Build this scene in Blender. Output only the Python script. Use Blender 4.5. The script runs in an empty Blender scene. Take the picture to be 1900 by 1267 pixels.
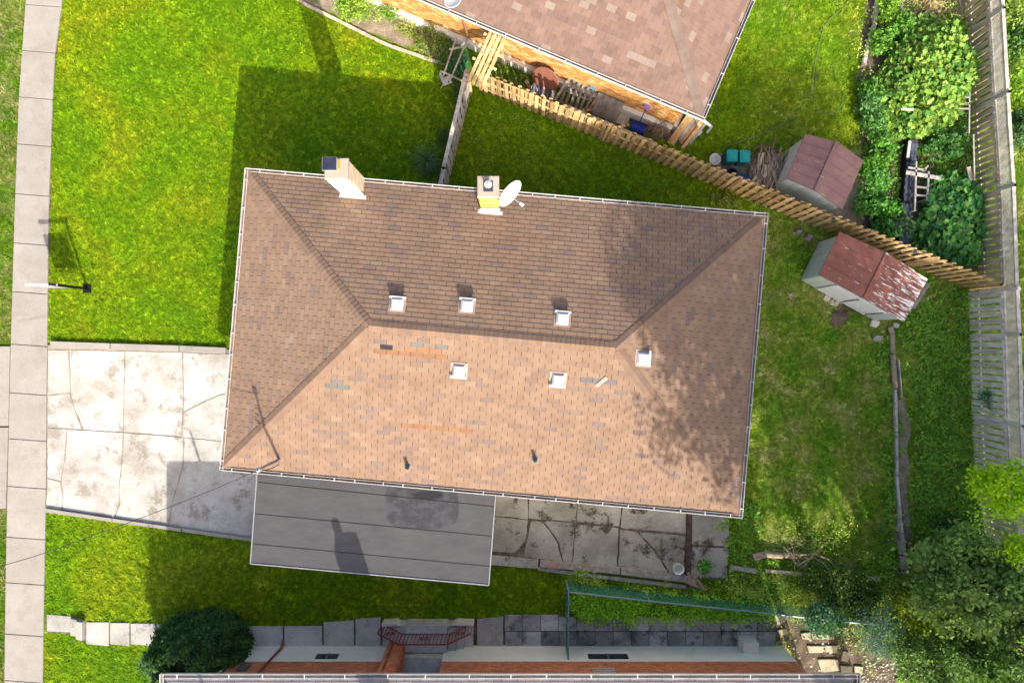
import bpy, math, random
import numpy as np
from mathutils import Vector, Matrix
random.seed(7); np.random.seed(7)
S = bpy.context.scene
COL = S.collection
H = 25.0
# ---------------------------------------------------------------- camera, sky, sun, exposure
cd = bpy.data.cameras.new('camera'); cam = bpy.data.objects.new('camera', cd); COL.objects.link(cam)
cam.location = (0, 0, H); cam.rotation_euler = (0, 0, 0)
cd.sensor_width = 36; cd.lens = 36*1250/1900; cd.clip_end = 2000; cd.clip_start = 0.1
S.camera = cam
SD = Vector((.458, -1.429, 1.0)).normalized()          # towards the sun
wd = bpy.data.worlds.new('World'); S.world = wd; wd.use_nodes = True
wn = wd.node_tree; bg = wn.nodes['Background']
sky = wn.nodes.new('ShaderNodeTexSky'); sky.sky_type = 'NISHITA'; sky.sun_disc = False; sky.dust_density = 5; sky.ozone_density = .4
sky.sun_elevation = math.asin(SD.z); sky.sun_rotation = math.atan2(SD.x, SD.y)
wn.links.new(sky.outputs[0], bg.inputs[0]); bg.inputs[1].default_value = .118
sl = bpy.data.lights.new('sun', 'SUN'); sl.energy = 3.3; sl.angle = math.radians(.5); sl.color = (1, .93, .82)
sun = bpy.data.objects.new('sun', sl); COL.objects.link(sun)
sun.rotation_euler = SD.to_track_quat('Z', 'Y').to_euler(); sun.location = SD*60
S.view_settings.view_transform = 'Standard'; S.view_settings.look = 'None'
S.view_settings.exposure = 1.24; S.view_settings.gamma = 1

# ---------------------------------------------------------------- helpers
def W(px, py, z=0.0):
    k = (H-z)/H/50
    return Vector(((px-950)*k, (633.5-py)*k, z))
def rnd(a, b): return random.uniform(a, b)
WM = {}
def link(o, parent=None, m=None):
    COL.objects.link(o)
    m = m or Matrix.Identity(4)
    if parent is not None:
        o.parent = parent; o.matrix_parent_inverse = WM[parent.name].inverted()
    o.matrix_basis = m
    WM[o.name] = m
    return o
def tag(o, label=None, cat=None, group=None, kind=None):
    if label: o['label'] = label
    if cat: o['category'] = cat
    if group: o['group'] = group
    if kind: o['kind'] = kind
    return o
def thing(name, loc, label, cat, group=None):
    o = bpy.data.objects.new(name, None); o.empty_display_size = .2
    link(o, None, Matrix.Translation(loc)); return tag(o, label, cat, group)
def piece(name, me, m, parent): return link(bpy.data.objects.new(name, me), parent, m)
def frame(o, x, y, z):
    m = Matrix.Identity(4)
    for i in range(3): m[i][0] = x[i]; m[i][1] = y[i]; m[i][2] = z[i]; m[i][3] = o[i]
    return m

class MB:
    def __init__(s): s.v = []; s.f = []; s.c = []
    def add(s, vs, fs, col=(1, 1, 1)):
        n = len(s.v); s.v += [tuple(v) for v in vs]; s.f += [tuple(i+n for i in f) for f in fs]
        s.c += [col]*len(vs); return s
    def box(s, c, x, y, z, col=(1, 1, 1)):        # centre and three half-axis vectors
        c, x, y, z = map(Vector, (c, x, y, z))
        vs = [c+a*x+b*y+d*z for d in (-1, 1) for b in (-1, 1) for a in (-1, 1)]
        return s.add(vs, [(0, 2, 3, 1), (4, 5, 7, 6), (0, 1, 5, 4), (2, 6, 7, 3), (0, 4, 6, 2), (1, 3, 7, 5)], col)
    def abox(s, x0, y0, z0, x1, y1, z1, col=(1, 1, 1)):
        return s.box(((x0+x1)/2, (y0+y1)/2, (z0+z1)/2), ((x1-x0)/2, 0, 0), (0, (y1-y0)/2, 0), (0, 0, (z1-z0)/2), col)
    def beam(s, a, b, w, h, up=(0, 0, 1), col=(1, 1, 1)):   # bar from a to b
        a, b, up = Vector(a), Vector(b), Vector(up); d = b-a
        if d.length < 1e-6: return s
        sd = d.cross(up)
        if sd.length < 1e-5: sd = d.cross(Vector((1, 0, 0)))
        sd.normalize(); u = sd.cross(d).normalized()
        return s.box((a+b)/2, d/2, sd*w/2, u*h/2, col)
    def tube(s, pts, r, n=8, col=(1, 1, 1), cap=True):
        pts = [Vector(p) for p in pts]; rs = r if isinstance(r, (list, tuple)) else [r]*len(pts)
        vs = []; fs = []; ref = None
        for i, p in enumerate(pts):
            d = (pts[min(i+1, len(pts)-1)]-pts[max(i-1, 0)]).normalized()
            if ref is None: ref = Vector((0, 0, 1)) if abs(d.z) < .9 else Vector((1, 0, 0))
            x = d.cross(ref).normalized(); y = d.cross(x).normalized()
            for k in range(n):
                t = 2*math.pi*k/n; vs.append(p+(x*math.cos(t)+y*math.sin(t))*rs[i])
        for i in range(len(pts)-1):
            for k in range(n):
                a = i*n+k; b = i*n+(k+1) % n; fs.append((a, b, b+n, a+n))
        if cap: fs += [tuple(range(n))[::-1], tuple((len(pts)-1)*n+k for k in range(n))]
        return s.add(vs, fs, col)
    def prism(s, poly, z0, z1, col=(1, 1, 1), bev=0.0):
        n = len(poly); c = Vector((sum(p[0] for p in poly)/n, sum(p[1] for p in poly)/n))
        a = sum(poly[i][0]*poly[(i+1) % n][1]-poly[(i+1) % n][0]*poly[i][1] for i in range(n))
        if a < 0: poly = list(poly)[::-1]
        vs = [(p[0], p[1], z0) for p in poly]; fs = []
        if bev > 0:
            vs += [(p[0], p[1], z1-bev) for p in poly]
            for p in poly:
                d = Vector((p[0], p[1]))-c; d = d*(1-bev/max(d.length, .01)); vs.append((c.x+d.x, c.y+d.y, z1))
            L = 2
        else:
            vs += [(p[0], p[1], z1) for p in poly]; L = 1
        for l in range(L):
            for i in range(n): j = (i+1) % n; fs.append((l*n+i, l*n+j, (l+1)*n+j, (l+1)*n+i))
        fs.append(tuple(L*n+i for i in range(n)))
        fs.append(tuple(range(n))[::-1])
        return s.add(vs, fs, col)
    def lathe(s, c, prof, n=20, col=(1, 1, 1), ax=(0, 0, 1)):
        c = Vector(c); ax = Vector(ax).normalized(); x = ax.orthogonal().normalized(); y = ax.cross(x); vs = []; fs = []
        for r, z in prof:
            for k in range(n):
                t = 2*math.pi*k/n; vs.append(c+ax*z+(x*math.cos(t)+y*math.sin(t))*r)
        for i in range(len(prof)-1):
            for k in range(n):
                a = i*n+k; b = i*n+(k+1) % n; fs.append((a, b, b+n, a+n))
        return s.add(vs, fs, col)
    def mesh(s, name, mat, off=(0, 0, 0), smooth=False):
        me = bpy.data.meshes.new(name); o = Vector(off)
        me.from_pydata([tuple(Vector(v)-o) for v in s.v], [], s.f)
        at = me.color_attributes.new('Col', 'FLOAT_COLOR', 'POINT')
        arr = np.ones((len(s.v), 4), dtype=np.float32); arr[:, :3] = np.array(s.c, dtype=np.float32).reshape(-1, 3)
        at.data.foreach_set('color', arr.ravel())
        if smooth: me.polygons.foreach_set('use_smooth', [True]*len(me.polygons))
        me.materials.append(mat); me.update(); return me
    def build(s, name, mat, parent=None, smooth=False):
        a = np.array([tuple(v) for v in s.v]); lo = a.min(0); hi = a.max(0)
        c = Vector(((lo[0]+hi[0])/2, (lo[1]+hi[1])/2, lo[2]))
        return piece(name, s.mesh(name, mat, c, smooth), Matrix.Translation(c), parent)

def npmesh(name, V, F, C, mat, parent=None):
    """big merged mesh; V (n,3), F (m,3 or 4), C (n,3)"""
    c = np.array([(V[:, 0].min()+V[:, 0].max())/2, (V[:, 1].min()+V[:, 1].max())/2, V[:, 2].min()])
    me = bpy.data.meshes.new(name); k = F.shape[1]
    me.vertices.add(len(V)); me.vertices.foreach_set('co', (V-c).astype(np.float32).ravel())
    me.loops.add(F.size); me.loops.foreach_set('vertex_index', F.astype(np.int32).ravel())
    me.polygons.add(len(F)); me.polygons.foreach_set('loop_start', np.arange(0, F.size, k, dtype=np.int32))
    at = me.color_attributes.new('Col', 'FLOAT_COLOR', 'POINT')
    a = np.ones((len(V), 4), dtype=np.float32); a[:, :3] = C; at.data.foreach_set('color', a.ravel())
    me.materials.append(mat); me.update(calc_edges=True); me.validate()
    return piece(name, me, Matrix.Translation(Vector(c)), parent)

def inpoly(P, poly):
    x, y = P[:, 0], P[:, 1]; r = np.zeros(len(P), bool); n = len(poly)
    for i in range(n):
        x0, y0 = poly[i][0], poly[i][1]; x1, y1 = poly[(i+1) % n][0], poly[(i+1) % n][1]
        if y0 == y1: continue
        c = ((y0 > y) != (y1 > y)) & (x < (x1-x0)*(y-y0)/(y1-y0)+x0); r ^= c
    return r
def Wp(pts, z=0.0): return [W(p[0], p[1], z).to_2d() for p in pts]
def clip(poly, a, b):            # keep the left of a->b
    out = []
    for i in range(len(poly)):
        p, q = poly[i], poly[(i+1) % len(poly)]
        dp = (b[0]-a[0])*(p[1]-a[1])-(b[1]-a[1])*(p[0]-a[0]); dq = (b[0]-a[0])*(q[1]-a[1])-(b[1]-a[1])*(q[0]-a[0])
        if dp >= 0: out.append(p)
        if dp*dq < 0: t = dp/(dp-dq); out.append((p[0]+(q[0]-p[0])*t, p[1]+(q[1]-p[1])*t))
    return out
def area(poly): return abs(sum(poly[i][0]*poly[(i+1) % len(poly)][1]-poly[(i+1) % len(poly)][0]*poly[i][1] for i in range(len(poly))))/2
def wob(poly, step=.12, amp=.012):   # subdivide and roughen an outline
    out = []
    for i in range(len(poly)):
        a = Vector(poly[i]).to_2d() if len(poly[i]) > 2 else Vector(poly[i]); b = Vector(poly[(i+1) % len(poly)]); b = b.to_2d() if len(b) > 2 else b
        n = max(1, int((b-a).length/step))
        for k in range(n):
            p = a.lerp(b, k/n); out.append((p.x+rnd(-amp, amp), p.y+rnd(-amp, amp)))
    return out

# ---------------------------------------------------------------- materials
class NT:
    def __init__(s, name):
        s.m = bpy.data.materials.new(name); s.m.use_nodes = True; s.t = s.m.node_tree
        s.b = s.t.nodes['Principled BSDF']; s.out = s.t.nodes['Material Output']
        g = s.t.nodes.new('ShaderNodeNewGeometry'); s.pos = g.outputs['Position']
    def n(s, ty, **kw):
        x = s.t.nodes.new(ty)
        for k, v in kw.items(): setattr(x, k, v)
        return x
    def set(s, sock, v):
        if isinstance(v, bpy.types.NodeSocket): s.t.links.new(v, sock)
        elif v is not None: sock.default_value = v
    def vec(s, scale=(1, 1, 1), loc=(0, 0, 0), rot=0.0):
        m = s.n('ShaderNodeMapping'); s.set(m.inputs[0], s.pos); m.inputs['Scale'].default_value = scale
        m.inputs['Location'].default_value = loc; m.inputs['Rotation'].default_value = (0, 0, rot); return m.outputs[0]
    def noise(s, scale, detail=5, rough=.55, vec=None, dist=0.0):
        x = s.n('ShaderNodeTexNoise'); s.set(x.inputs['Vector'], vec or s.pos); x.inputs['Scale'].default_value = scale
        x.inputs['Detail'].default_value = detail; x.inputs['Roughness'].default_value = rough
        x.inputs['Distortion'].default_value = dist; return x.outputs['Fac']
    def vor(s, scale, vec=None, feat='F1'):
        x = s.n('ShaderNodeTexVoronoi', feature=feat); s.set(x.inputs['Vector'], vec or s.pos); x.inputs['Scale'].default_value = scale
        return x.outputs[0]
    def ramp(s, fac, stops, interp='LINEAR'):
        r = s.n('ShaderNodeValToRGB'); r.color_ramp.interpolation = interp; e = r.color_ramp.elements
        while len(e) < len(stops): e.new(.5)
        for i, (p, c) in enumerate(stops):
            e[i].position = p; c = (c, c, c) if isinstance(c, (int, float)) else c; e[i].color = (*c, 1)
        s.set(r.inputs[0], fac); return r.outputs[0]
    def mix(s, fac, a, b, ty='MIX'):
        x = s.n('ShaderNodeMix', data_type='RGBA', blend_type=ty); s.set(x.inputs[0], fac)
        for k, v in ((6, a), (7, b)): s.set(x.inputs[k], (*v, 1) if isinstance(v, tuple) and len(v) == 3 else v)
        return x.outputs[2]
    def math(s, op, a, b=None, clamp=False):
        x = s.n('ShaderNodeMath', operation=op, use_clamp=clamp); s.set(x.inputs[0], a); s.set(x.inputs[1], b); return x.outputs[0]
    def sep(s, v=None):
        x = s.n('ShaderNodeSeparateXYZ'); s.set(x.inputs[0], v or s.pos); return x.outputs
    def col(s): x = s.n('ShaderNodeAttribute', attribute_name='Col'); return x.outputs['Color']
    def bump(s, h, strength=.3, dist=.02):
        x = s.n('ShaderNodeBump'); s.set(x.inputs['Height'], h); x.inputs['Strength'].default_value = strength
        x.inputs['Distance'].default_value = dist; s.set(s.b.inputs['Normal'], x.outputs[0])
    def done(s, color, rough=.85, spec=.3, metal=0.0):
        s.set(s.b.inputs['Base Color'], (*color, 1) if isinstance(color, tuple) else color)
        s.set(s.b.inputs['Roughness'], rough); s.b.inputs['Specular IOR Level'].default_value = spec
        s.b.inputs['Metallic'].default_value = metal; return s.m
def gmat(name, stops, scale=3, rough=.85, bump=.25, bscale=60, vcol=False, stretch=(1, 1, 1), rot=0.0, spec=.25, metal=0, speck=.25, sscale=45, bdist=.01):
    m = NT(name); v = m.vec(stretch, rot=rot)
    c = m.ramp(m.noise(scale, 6, .6, v), stops)
    if speck: c = m.mix(speck, c, m.ramp(m.noise(sscale, 3, .7, v), [(.3, .15), (.7, .95)]), 'SOFT_LIGHT')
    if vcol: c = m.mix(1.0, c, m.col(), 'MULTIPLY')
    if bump: m.bump(m.noise(bscale, 4, .6, v), bump, bdist)
    return m.done(c, rough, spec, metal)
def leafmat(name, trans=.35, rough=.55, lo=1.05, hi=2.2):
    m = NT(name); oi = m.n('ShaderNodeObjectInfo')
    c = m.mix(1.0, m.col(), m.ramp(m.noise(9, 3), [(.3, lo), (.7, hi)]), 'MULTIPLY')
    m.done(c, rough, .25)
    t = m.n('ShaderNodeBsdfTranslucent'); m.set(t.inputs[0], m.mix(1.0, c, (1.2, 1.25, .5), 'MULTIPLY'))
    x = m.n('ShaderNodeMixShader'); x.inputs[0].default_value = trans
    m.t.links.new(m.b.outputs[0], x.inputs[1]); m.t.links.new(t.outputs[0], x.inputs[2]); m.t.links.new(x.outputs[0], m.out.inputs[0])
    return m.m
def grass_colour(m):
    big = m.noise(.28, 4, .6, dist=.6); mid = m.noise(1.6, 5, .65); fine = m.noise(11, 4, .7)
    c = m.ramp(big, [(.32, (.165, .350, .003)), (.45, (.215, .390, .003)), (.56, (.270, .405, .004)), (.72, (.38, .43, .010))])
    x, y, z = m.sep()
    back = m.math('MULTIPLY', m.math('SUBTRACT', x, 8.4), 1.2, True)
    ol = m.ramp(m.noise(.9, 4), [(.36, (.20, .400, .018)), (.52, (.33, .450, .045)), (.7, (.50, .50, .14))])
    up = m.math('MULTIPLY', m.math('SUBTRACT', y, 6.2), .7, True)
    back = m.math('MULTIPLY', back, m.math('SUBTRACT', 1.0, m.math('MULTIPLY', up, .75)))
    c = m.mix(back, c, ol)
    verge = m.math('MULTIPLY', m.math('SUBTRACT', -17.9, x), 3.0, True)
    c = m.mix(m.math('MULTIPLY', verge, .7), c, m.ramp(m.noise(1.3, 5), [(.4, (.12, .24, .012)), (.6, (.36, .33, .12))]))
    c = m.mix(1.0, c, m.ramp(mid, [(.3, .86), (.7, 1.14)]), 'MULTIPLY')
    return m.mix(1.0, c, m.ramp(fine, [(.3, .8), (.7, 1.2)]), 'MULTIPLY')

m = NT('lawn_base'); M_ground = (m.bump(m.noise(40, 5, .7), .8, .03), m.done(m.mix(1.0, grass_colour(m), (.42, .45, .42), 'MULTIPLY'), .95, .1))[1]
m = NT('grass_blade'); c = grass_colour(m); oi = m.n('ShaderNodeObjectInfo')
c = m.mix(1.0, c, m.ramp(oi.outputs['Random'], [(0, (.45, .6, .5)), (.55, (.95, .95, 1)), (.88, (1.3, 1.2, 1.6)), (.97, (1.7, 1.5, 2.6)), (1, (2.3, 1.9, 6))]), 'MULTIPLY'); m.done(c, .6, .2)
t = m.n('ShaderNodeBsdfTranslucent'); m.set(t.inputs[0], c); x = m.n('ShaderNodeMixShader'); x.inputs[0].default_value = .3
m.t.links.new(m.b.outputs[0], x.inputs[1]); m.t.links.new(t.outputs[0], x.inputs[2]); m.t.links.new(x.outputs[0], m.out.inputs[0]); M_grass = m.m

def shingle_mat(name, bump=.35):
    m = NT(name); c = m.col()
    c = m.mix(1.0, c, m.ramp(m.noise(2.2, 5, .6), [(.3, .86), (.7, 1.12)]), 'MULTIPLY')
    c = m.mix(1.0, c, m.ramp(m.noise(120, 2, .8), [(.3, .82), (.7, 1.18)]), 'MULTIPLY')
    m.bump(m.noise(160, 2, .7), bump, .004); return m.done(c, .95, .12)
M_shingle = shingle_mat('asphalt_shingle')
M_felt = gmat('roof_felt', [(.3, (.04, .03, .027)), (.7, (.07, .05, .045))], 8)
M_roofing = None
def concrete(name, a, b, dark, sc=1.1, stain=.5, pits=.35):
    m = NT(name)
    c = m.ramp(m.noise(sc, 7, .68, dist=.15), [(.34, a), (.62, b)])
    st = m.ramp(m.noise(sc*1.7, 9, .76, m.vec(loc=(3.3, 9.1, 0)), dist=.2), [(.53, 0.0), (.60, 1.0)])
    c = m.mix(m.math('MULTIPLY', st, stain), c, dark)
    c = m.mix(pits, c, m.ramp(m.noise(38, 4, .8), [(.32, .12), (.6, .95)]), 'SOFT_LIGHT')
    c = m.mix(1.0, c, m.col(), 'MULTIPLY')
    m.bump(m.noise(55, 5, .7), .3, .006); return m.done(c, .92, .15)
M_walk = concrete('sidewalk_concrete', (.275, .25, .222), (.325, .30, .272), (.225, .20, .175), .9, .35, .25)
M_drive = concrete('driveway_concrete', (.30, .272, .235), (.50, .485, .46), (.235, .205, .165), .75, .8, .4)
M_sand = gmat('sandy_joint', [(.3, (.17, .15, .12)), (.7, (.36, .33, .28))], 3, bump=.5)
M_patio = concrete('patio_concrete', (.20, .185, .15), (.38, .35, .305), (.055, .048, .038), .62, .95, .6)
M_path = concrete('path_concrete', (.42, .40, .37), (.60, .57, .53), (.26, .245, .23), 1.2, .6, .4)
M_tile = concrete('paving_stone', (.22, .22, .23), (.48, .46, .44), (.09, .09, .10), 1.5, .8, .4)
M_soil = gmat('soil', [(.3, (.055, .040, .028)), (.5, (.12, .09, .065)), (.72, (.24, .19, .14))], 2.2, bump=.9, bscale=18, speck=.6, sscale=30, bdist=.05)
M_soil2 = gmat('dry_soil', [(.3, (.16, .12, .085)), (.7, (.36, .29, .21))], 2.2, bump=.8, bscale=22, speck=.6, sscale=26, bdist=.04)
M_white = gmat('white_metal', [(.3, (.50, .49, .48)), (.7, (.64, .63, .62))], 2, rough=.45, bump=.05, speck=.1, spec=.4, vcol=True)
M_gut_in = gmat('gutter_inside', [(.35, (.06, .05, .045)), (.6, (.22, .2, .19))], 2.5, rough=.8)
M_fascia = gmat('brown_fascia', [(.3, (.10, .07, .055)), (.7, (.16, .11, .09))], 4)
M_brick = gmat('brick', [(.3, (.75, .75, .75)), (.7, (1.15, 1.15, 1.15))], 14, vcol=True, bump=.4, speck=.4)
M_mortar = gmat('mortar', [(.3, (.34, .30, .26)), (.7, (.48, .44, .38))], 10)
M_stucco = gmat('cream_parging', [(.3, (.72, .69, .61)), (.7, (.82, .79, .72))], 1.5, bump=.3, bscale=50, vcol=True)
M_wood = gmat('cedar_wood', [(.28, (.34, .20, .085)), (.5, (.54, .36, .17)), (.75, (.70, .53, .31))], 1.6, vcol=True, stretch=(3, 3, .7), bump=.3, bscale=30, speck=.5)
M_grey = gmat('weathered_wood', [(.28, (.20, .18, .16)), (.5, (.34, .315, .29)), (.75, (.50, .47, .44))], 2.2, vcol=True, stretch=(3, 3, .8), bump=.4, bscale=35, speck=.6)
M_bark = gmat('bark', [(.3, (.10, .08, .06)), (.7, (.26, .22, .18))], 8, bump=.8, bscale=20, vcol=True, bdist=.03)
M_metal = gmat('grey_metal', [(.3, (.32, .33, .35)), (.7, (.45, .46, .48))], 5, rough=.4, metal=.3, vcol=True)
M_dark = gmat('black_metal', [(.3, (.018, .018, .022)), (.7, (.04, .04, .046))], 5, rough=.45, vcol=True)
M_paint = gmat('paint', [(.3, (.9, .9, .9)), (.7, (1.05, 1.05, 1.05))], 4, rough=.5, vcol=True, bump=.05, speck=.15)
M_glass = gmat('window_glass', [(.3, (.015, .02, .025)), (.7, (.03, .035, .04))], 1, rough=.08, bump=0, spec=.6)
M_stone = concrete('flat_stone', (.32, .29, .205), (.46, .42, .31), (.18, .165, .12), 2, .5, .4)
M_leaf = leafmat('leaf'); M_leaf2 = leafmat('needle_leaf', .2, .6, .7, 2.0)
M_cover = leafmat('cover_leaf', .3, lo=1.2, hi=2.8)
# ================================================================ SETTING
g = MB(); g.prism([(-150, -150), (150, -150), (150, 150), (-150, 150)], -.5, 0)
tag(g.build('ground', M_ground), kind='structure')
def struct(name, poly, z0, z1, mat):
    b = MB(); b.prism(poly, z0, z1); return tag(b.build(name, mat), kind='structure')
def slabs(parent, polys, z0, z1, mat, name='slab', tones=(.93, 1.05), gap=.012, rough=0):
    for p in polys:
        q = Wp(p) if not isinstance(p[0], Vector) else p
        c = sum(q, Vector((0, 0)))/len(q)
        q = [v+(c-v).normalized()*gap for v in q]
        if rough: q = wob(q, .2, rough)
        t = rnd(*tones); b = MB(); b.prism(q, z0, z1, (t, t, t*rnd(.98, 1.01)), bev=.008 if not rough else 0); b.build(name, mat, parent)
# pavement (one slab per joint)
def lerp(t, pts):                      # piecewise x at y
    for (y0, x0), (y1, x1) in zip(pts, pts[1:]):
        if t <= y1 or (y1, x1) == pts[-1]: return x0+(x1-x0)*(t-y0)/(y1-y0)
L = [(-90, 58), (0, 50), (183, 37), (400, 29), (640, 22), (945, 15), (1100, 12), (1360, 9)]
R = [(-90, 124), (0, 118), (100, 104), (183, 100), (400, 92), (640, 90), (945, 87), (1100, 84), (1360, 80)]
base = Wp([(lerp(y, L)+1, y) for y in (-90, 183, 640, 1360)]+[(lerp(y, R)-1, y) for y in (1360, 640, 183, -90)])
sw = struct('sidewalk', base, .004, .02, M_soil)
ys = [-75, 12, 97, 183, 270, 362, 453, 543, 640, 730, 815, 903, 997, 1081, 1176, 1262, 1350]
for a, b_ in zip(ys, ys[1:]):
    slabs(sw, [[(lerp(a, L), a-2), (lerp(a, R), a+3), (lerp(b_, R), b_+3), (lerp(b_, L), b_-2)]], .02, .07, M_walk, 'slab', (.95, 1.03), .016)
ap = struct('driveway_apron', Wp([(-90, 640), (22, 641), (14, 944), (-90, 944)]), .004, .02, M_soil)
slabs(ap, [[(-90, 642), (21, 642), (18, 790), (-90, 790)], [(-90, 792), (18, 792), (13, 943), (-90, 943)]], .02, .065, M_walk)
# driveway: slabs broken along the cracks
dv = struct('driveway', Wp([(90, 640), (480, 650), (480, 900), (468, 1000), (88, 945)]), .004, .05, M_sand)
DR = [[(92, 650), (128, 650), (131, 700), (133, 728), (92, 732)], [(92, 734), (131, 730), (139, 758), (153, 795), (92, 790)],
      [(132, 650), (232, 652), (230, 800), (157, 795), (141, 755), (134, 728)],
      [(235, 652), (338, 655), (341, 720), (338, 808), (232, 800)],
      [(342, 655), (480, 660), (480, 722), (410, 730), (375, 745), (343, 762)],
      [(343, 765), (375, 749), (410, 733), (480, 726), (480, 824), (341, 810)],
      [(91, 794), (125, 796), (121, 850), (114, 890), (91, 885)], [(91, 888), (113, 893), (118, 925), (116, 945), (88, 941)],
      [(128, 797), (229, 803), (226, 860), (221, 905), (222, 935), (213, 958), (119, 944), (121, 925), (117, 888), (124, 850)],
      [(233, 803), (341, 812), (340, 860), (322, 925), (312, 975), (216, 958), (225, 935), (224, 905), (229, 860)],
      [(344, 812), (480, 826), (478, 930), (466, 998), (315, 977), (325, 925), (343, 862)]]
slabs(dv, DR, .03, .065, M_drive, 'slab', (.94, 1.05), -.008, .009)
cu = struct('driveway_kerb', Wp([(97, 633), (420, 645), (420, 656), (97, 645)]), .004, .01, M_soil)
slabs(cu, [[(97, 633), (208, 637), (208, 648), (97, 646)], [(209, 637), (335, 641), (335, 653), (209, 648)], [(336, 641), (422, 645), (422, 657), (336, 653)]], .01, .15, M_walk, 'kerb_stone')
cu = struct('driveway_kerb', Wp([(88, 940), (466, 993), (466, 999), (88, 947)]), .004, .01, M_soil)
slabs(cu, [[(88, 941), (212, 960), (211, 966), (88, 948)], [(213, 960), (340, 978), (340, 984), (212, 966)], [(341, 978), (500, 1000), (500, 1006), (341, 984)]], .01, .15, M_walk, 'kerb_stone')
# back patio slabs
pa = struct('patio', Wp([(880, 900), (1350, 930), (1350, 1078), (1275, 1070), (880, 1028)]), .004, .045, M_soil)
PT = [[(880, 915), (979, 925), (979, 962), (880, 951)], [(880, 954), (979, 964), (976, 998), (955, 1024), (880, 1019)], [(979, 1000), (985, 966), (1005, 968), (1020, 985), (1034, 1008), (1042, 1040), (972, 1031)],
      [(982, 925), (1070, 930), (1067, 966), (1008, 962), (982, 960)], [(1074, 930), (1152, 934), (1149, 975), (1070, 967)], [(1156, 934), (1271, 940), (1271, 989), (1152, 978)],
      [(1009, 966), (1066, 970), (1061, 1042), (1046, 1040), (1037, 1006), (1022, 982)], [(1069, 971), (1147, 979), (1144, 1050), (1063, 1043)],
      [(1151, 982), (1180, 985), (1212, 1020), (1238, 1060), (1147, 1051)], [(1184, 986), (1271, 993), (1268, 1064), (1242, 1061), (1216, 1018)]]
slabs(pa, PT, .015, .06, M_patio, 'slab', (.8, 1.12), -.006, .018)
slabs(pa, [[(1283, 940), (1353, 945), (1351, 1013), (1282, 1009)], [(1282, 1012), (1351, 1016), (1348, 1072), (1281, 1068)]], .015, .08, M_patio, 'slab', (1, 1.15))
slabs(pa, [[(880, 1025), (1000, 1036), (998, 1053), (880, 1043)]], .015, .12, M_patio, 'kerb_stone', (1.1, 1.2))
bm = thing('border_plank', W(1276, 1010), 'brown wooden plank set between the stained patio and the small pad', 'plank')
MB().beam(W(1280, 935, .07), W(1274, 1072, .07), .15, .14, col=(.22, .16, .14)).build('board', M_grey, bm)
for i, (a, b_, w, h, lb) in enumerate([((1002, 1044), (1150, 1058), .24, .16, 'weathered timber beam edging the patio, half nearest the carport'), ((1152, 1058), (1292, 1075), .24, .17, 'weathered timber beam edging the patio, half ending by the white bucket'),
                              ((998, 1054), (1130, 1071), .13, .10, 'thin lower timber beside the patio beam, left length'), ((1132, 1071), (1272, 1088), .13, .1, 'thin lower timber beside the patio beam, right length')]):
    o = MB().beam(W(*a, h/2+.01), W(*b_, h/2+.01), w, h, col=(.95, .88, .82)).build('timber_beam', M_grey); tag(o, lb, 'timber', 'timbers edging the patio')
# neighbour's path along the bottom
ph = struct('garden_path', Wp([(86, 1140), (135, 1140), (160, 1152), (500, 1162), (710, 1150), (1040, 1138), (1430, 1140), (1428, 1203), (160, 1192), (133, 1176), (86, 1174)]), .004, .012, M_soil)
slabs(ph, [[(88, 1138), (133, 1142), (133, 1172), (88, 1170)]], .012, .05, M_path, 'slab', (.6, .7))
slabs(ph, [[(135, 1144), (147, 1146), (147, 1178), (135, 1176)]], .012, .14, M_path, 'step', (.6, .7))
slabs(ph, [[(148, 1147), (160, 1149), (160, 1184), (148, 1181)]], .012, .24, M_path, 'step', (.6, .7))
xs = [161, 205, 243, 291, 332, 372, 412, 446, 527, 600, 659, 708]
for a, b_ in zip(xs, xs[1:]):
    t = 1152+8*min(1, (a-160)/280) if a < 590 else (1153 if a < 640 else 1147)
    slabs(ph, [[(a+1, t), (b_-1, t-(0 if a < 590 else 4)), (b_-1, 1197), (a+1, 1193 if a < 440 else 1197)]], .012, .075, M_path, 'slab', (.66, .78) if a < 440 else (.75, 1.0))  # left sunlit slabs toned darker than the shaded ones, offsetting the sunlight
slabs(ph, [[(885, 1147), (934, 1142), (934, 1197), (885, 1197)]], .012, .07, M_path, 'slab', (.7, .8))
x = 936
for k in range(15):
    w = 33.4; t = 1139 if k < 3 else 1143
    slabs(ph, [[(x, t), (x+w, t), (x+w, 1169), (x, 1169)]], .012, .07, M_tile, 'paving_slab', (.5, 1.35), .012)
    if not 50 < 0: slabs(ph, [[(x+1, 1170), (x+w+1, 1170), (x+w+1, 1200), (x+1, 1200)]], .012, .07, M_tile, 'paving_slab', (.5, 1.35), .012)
    x += w
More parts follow.
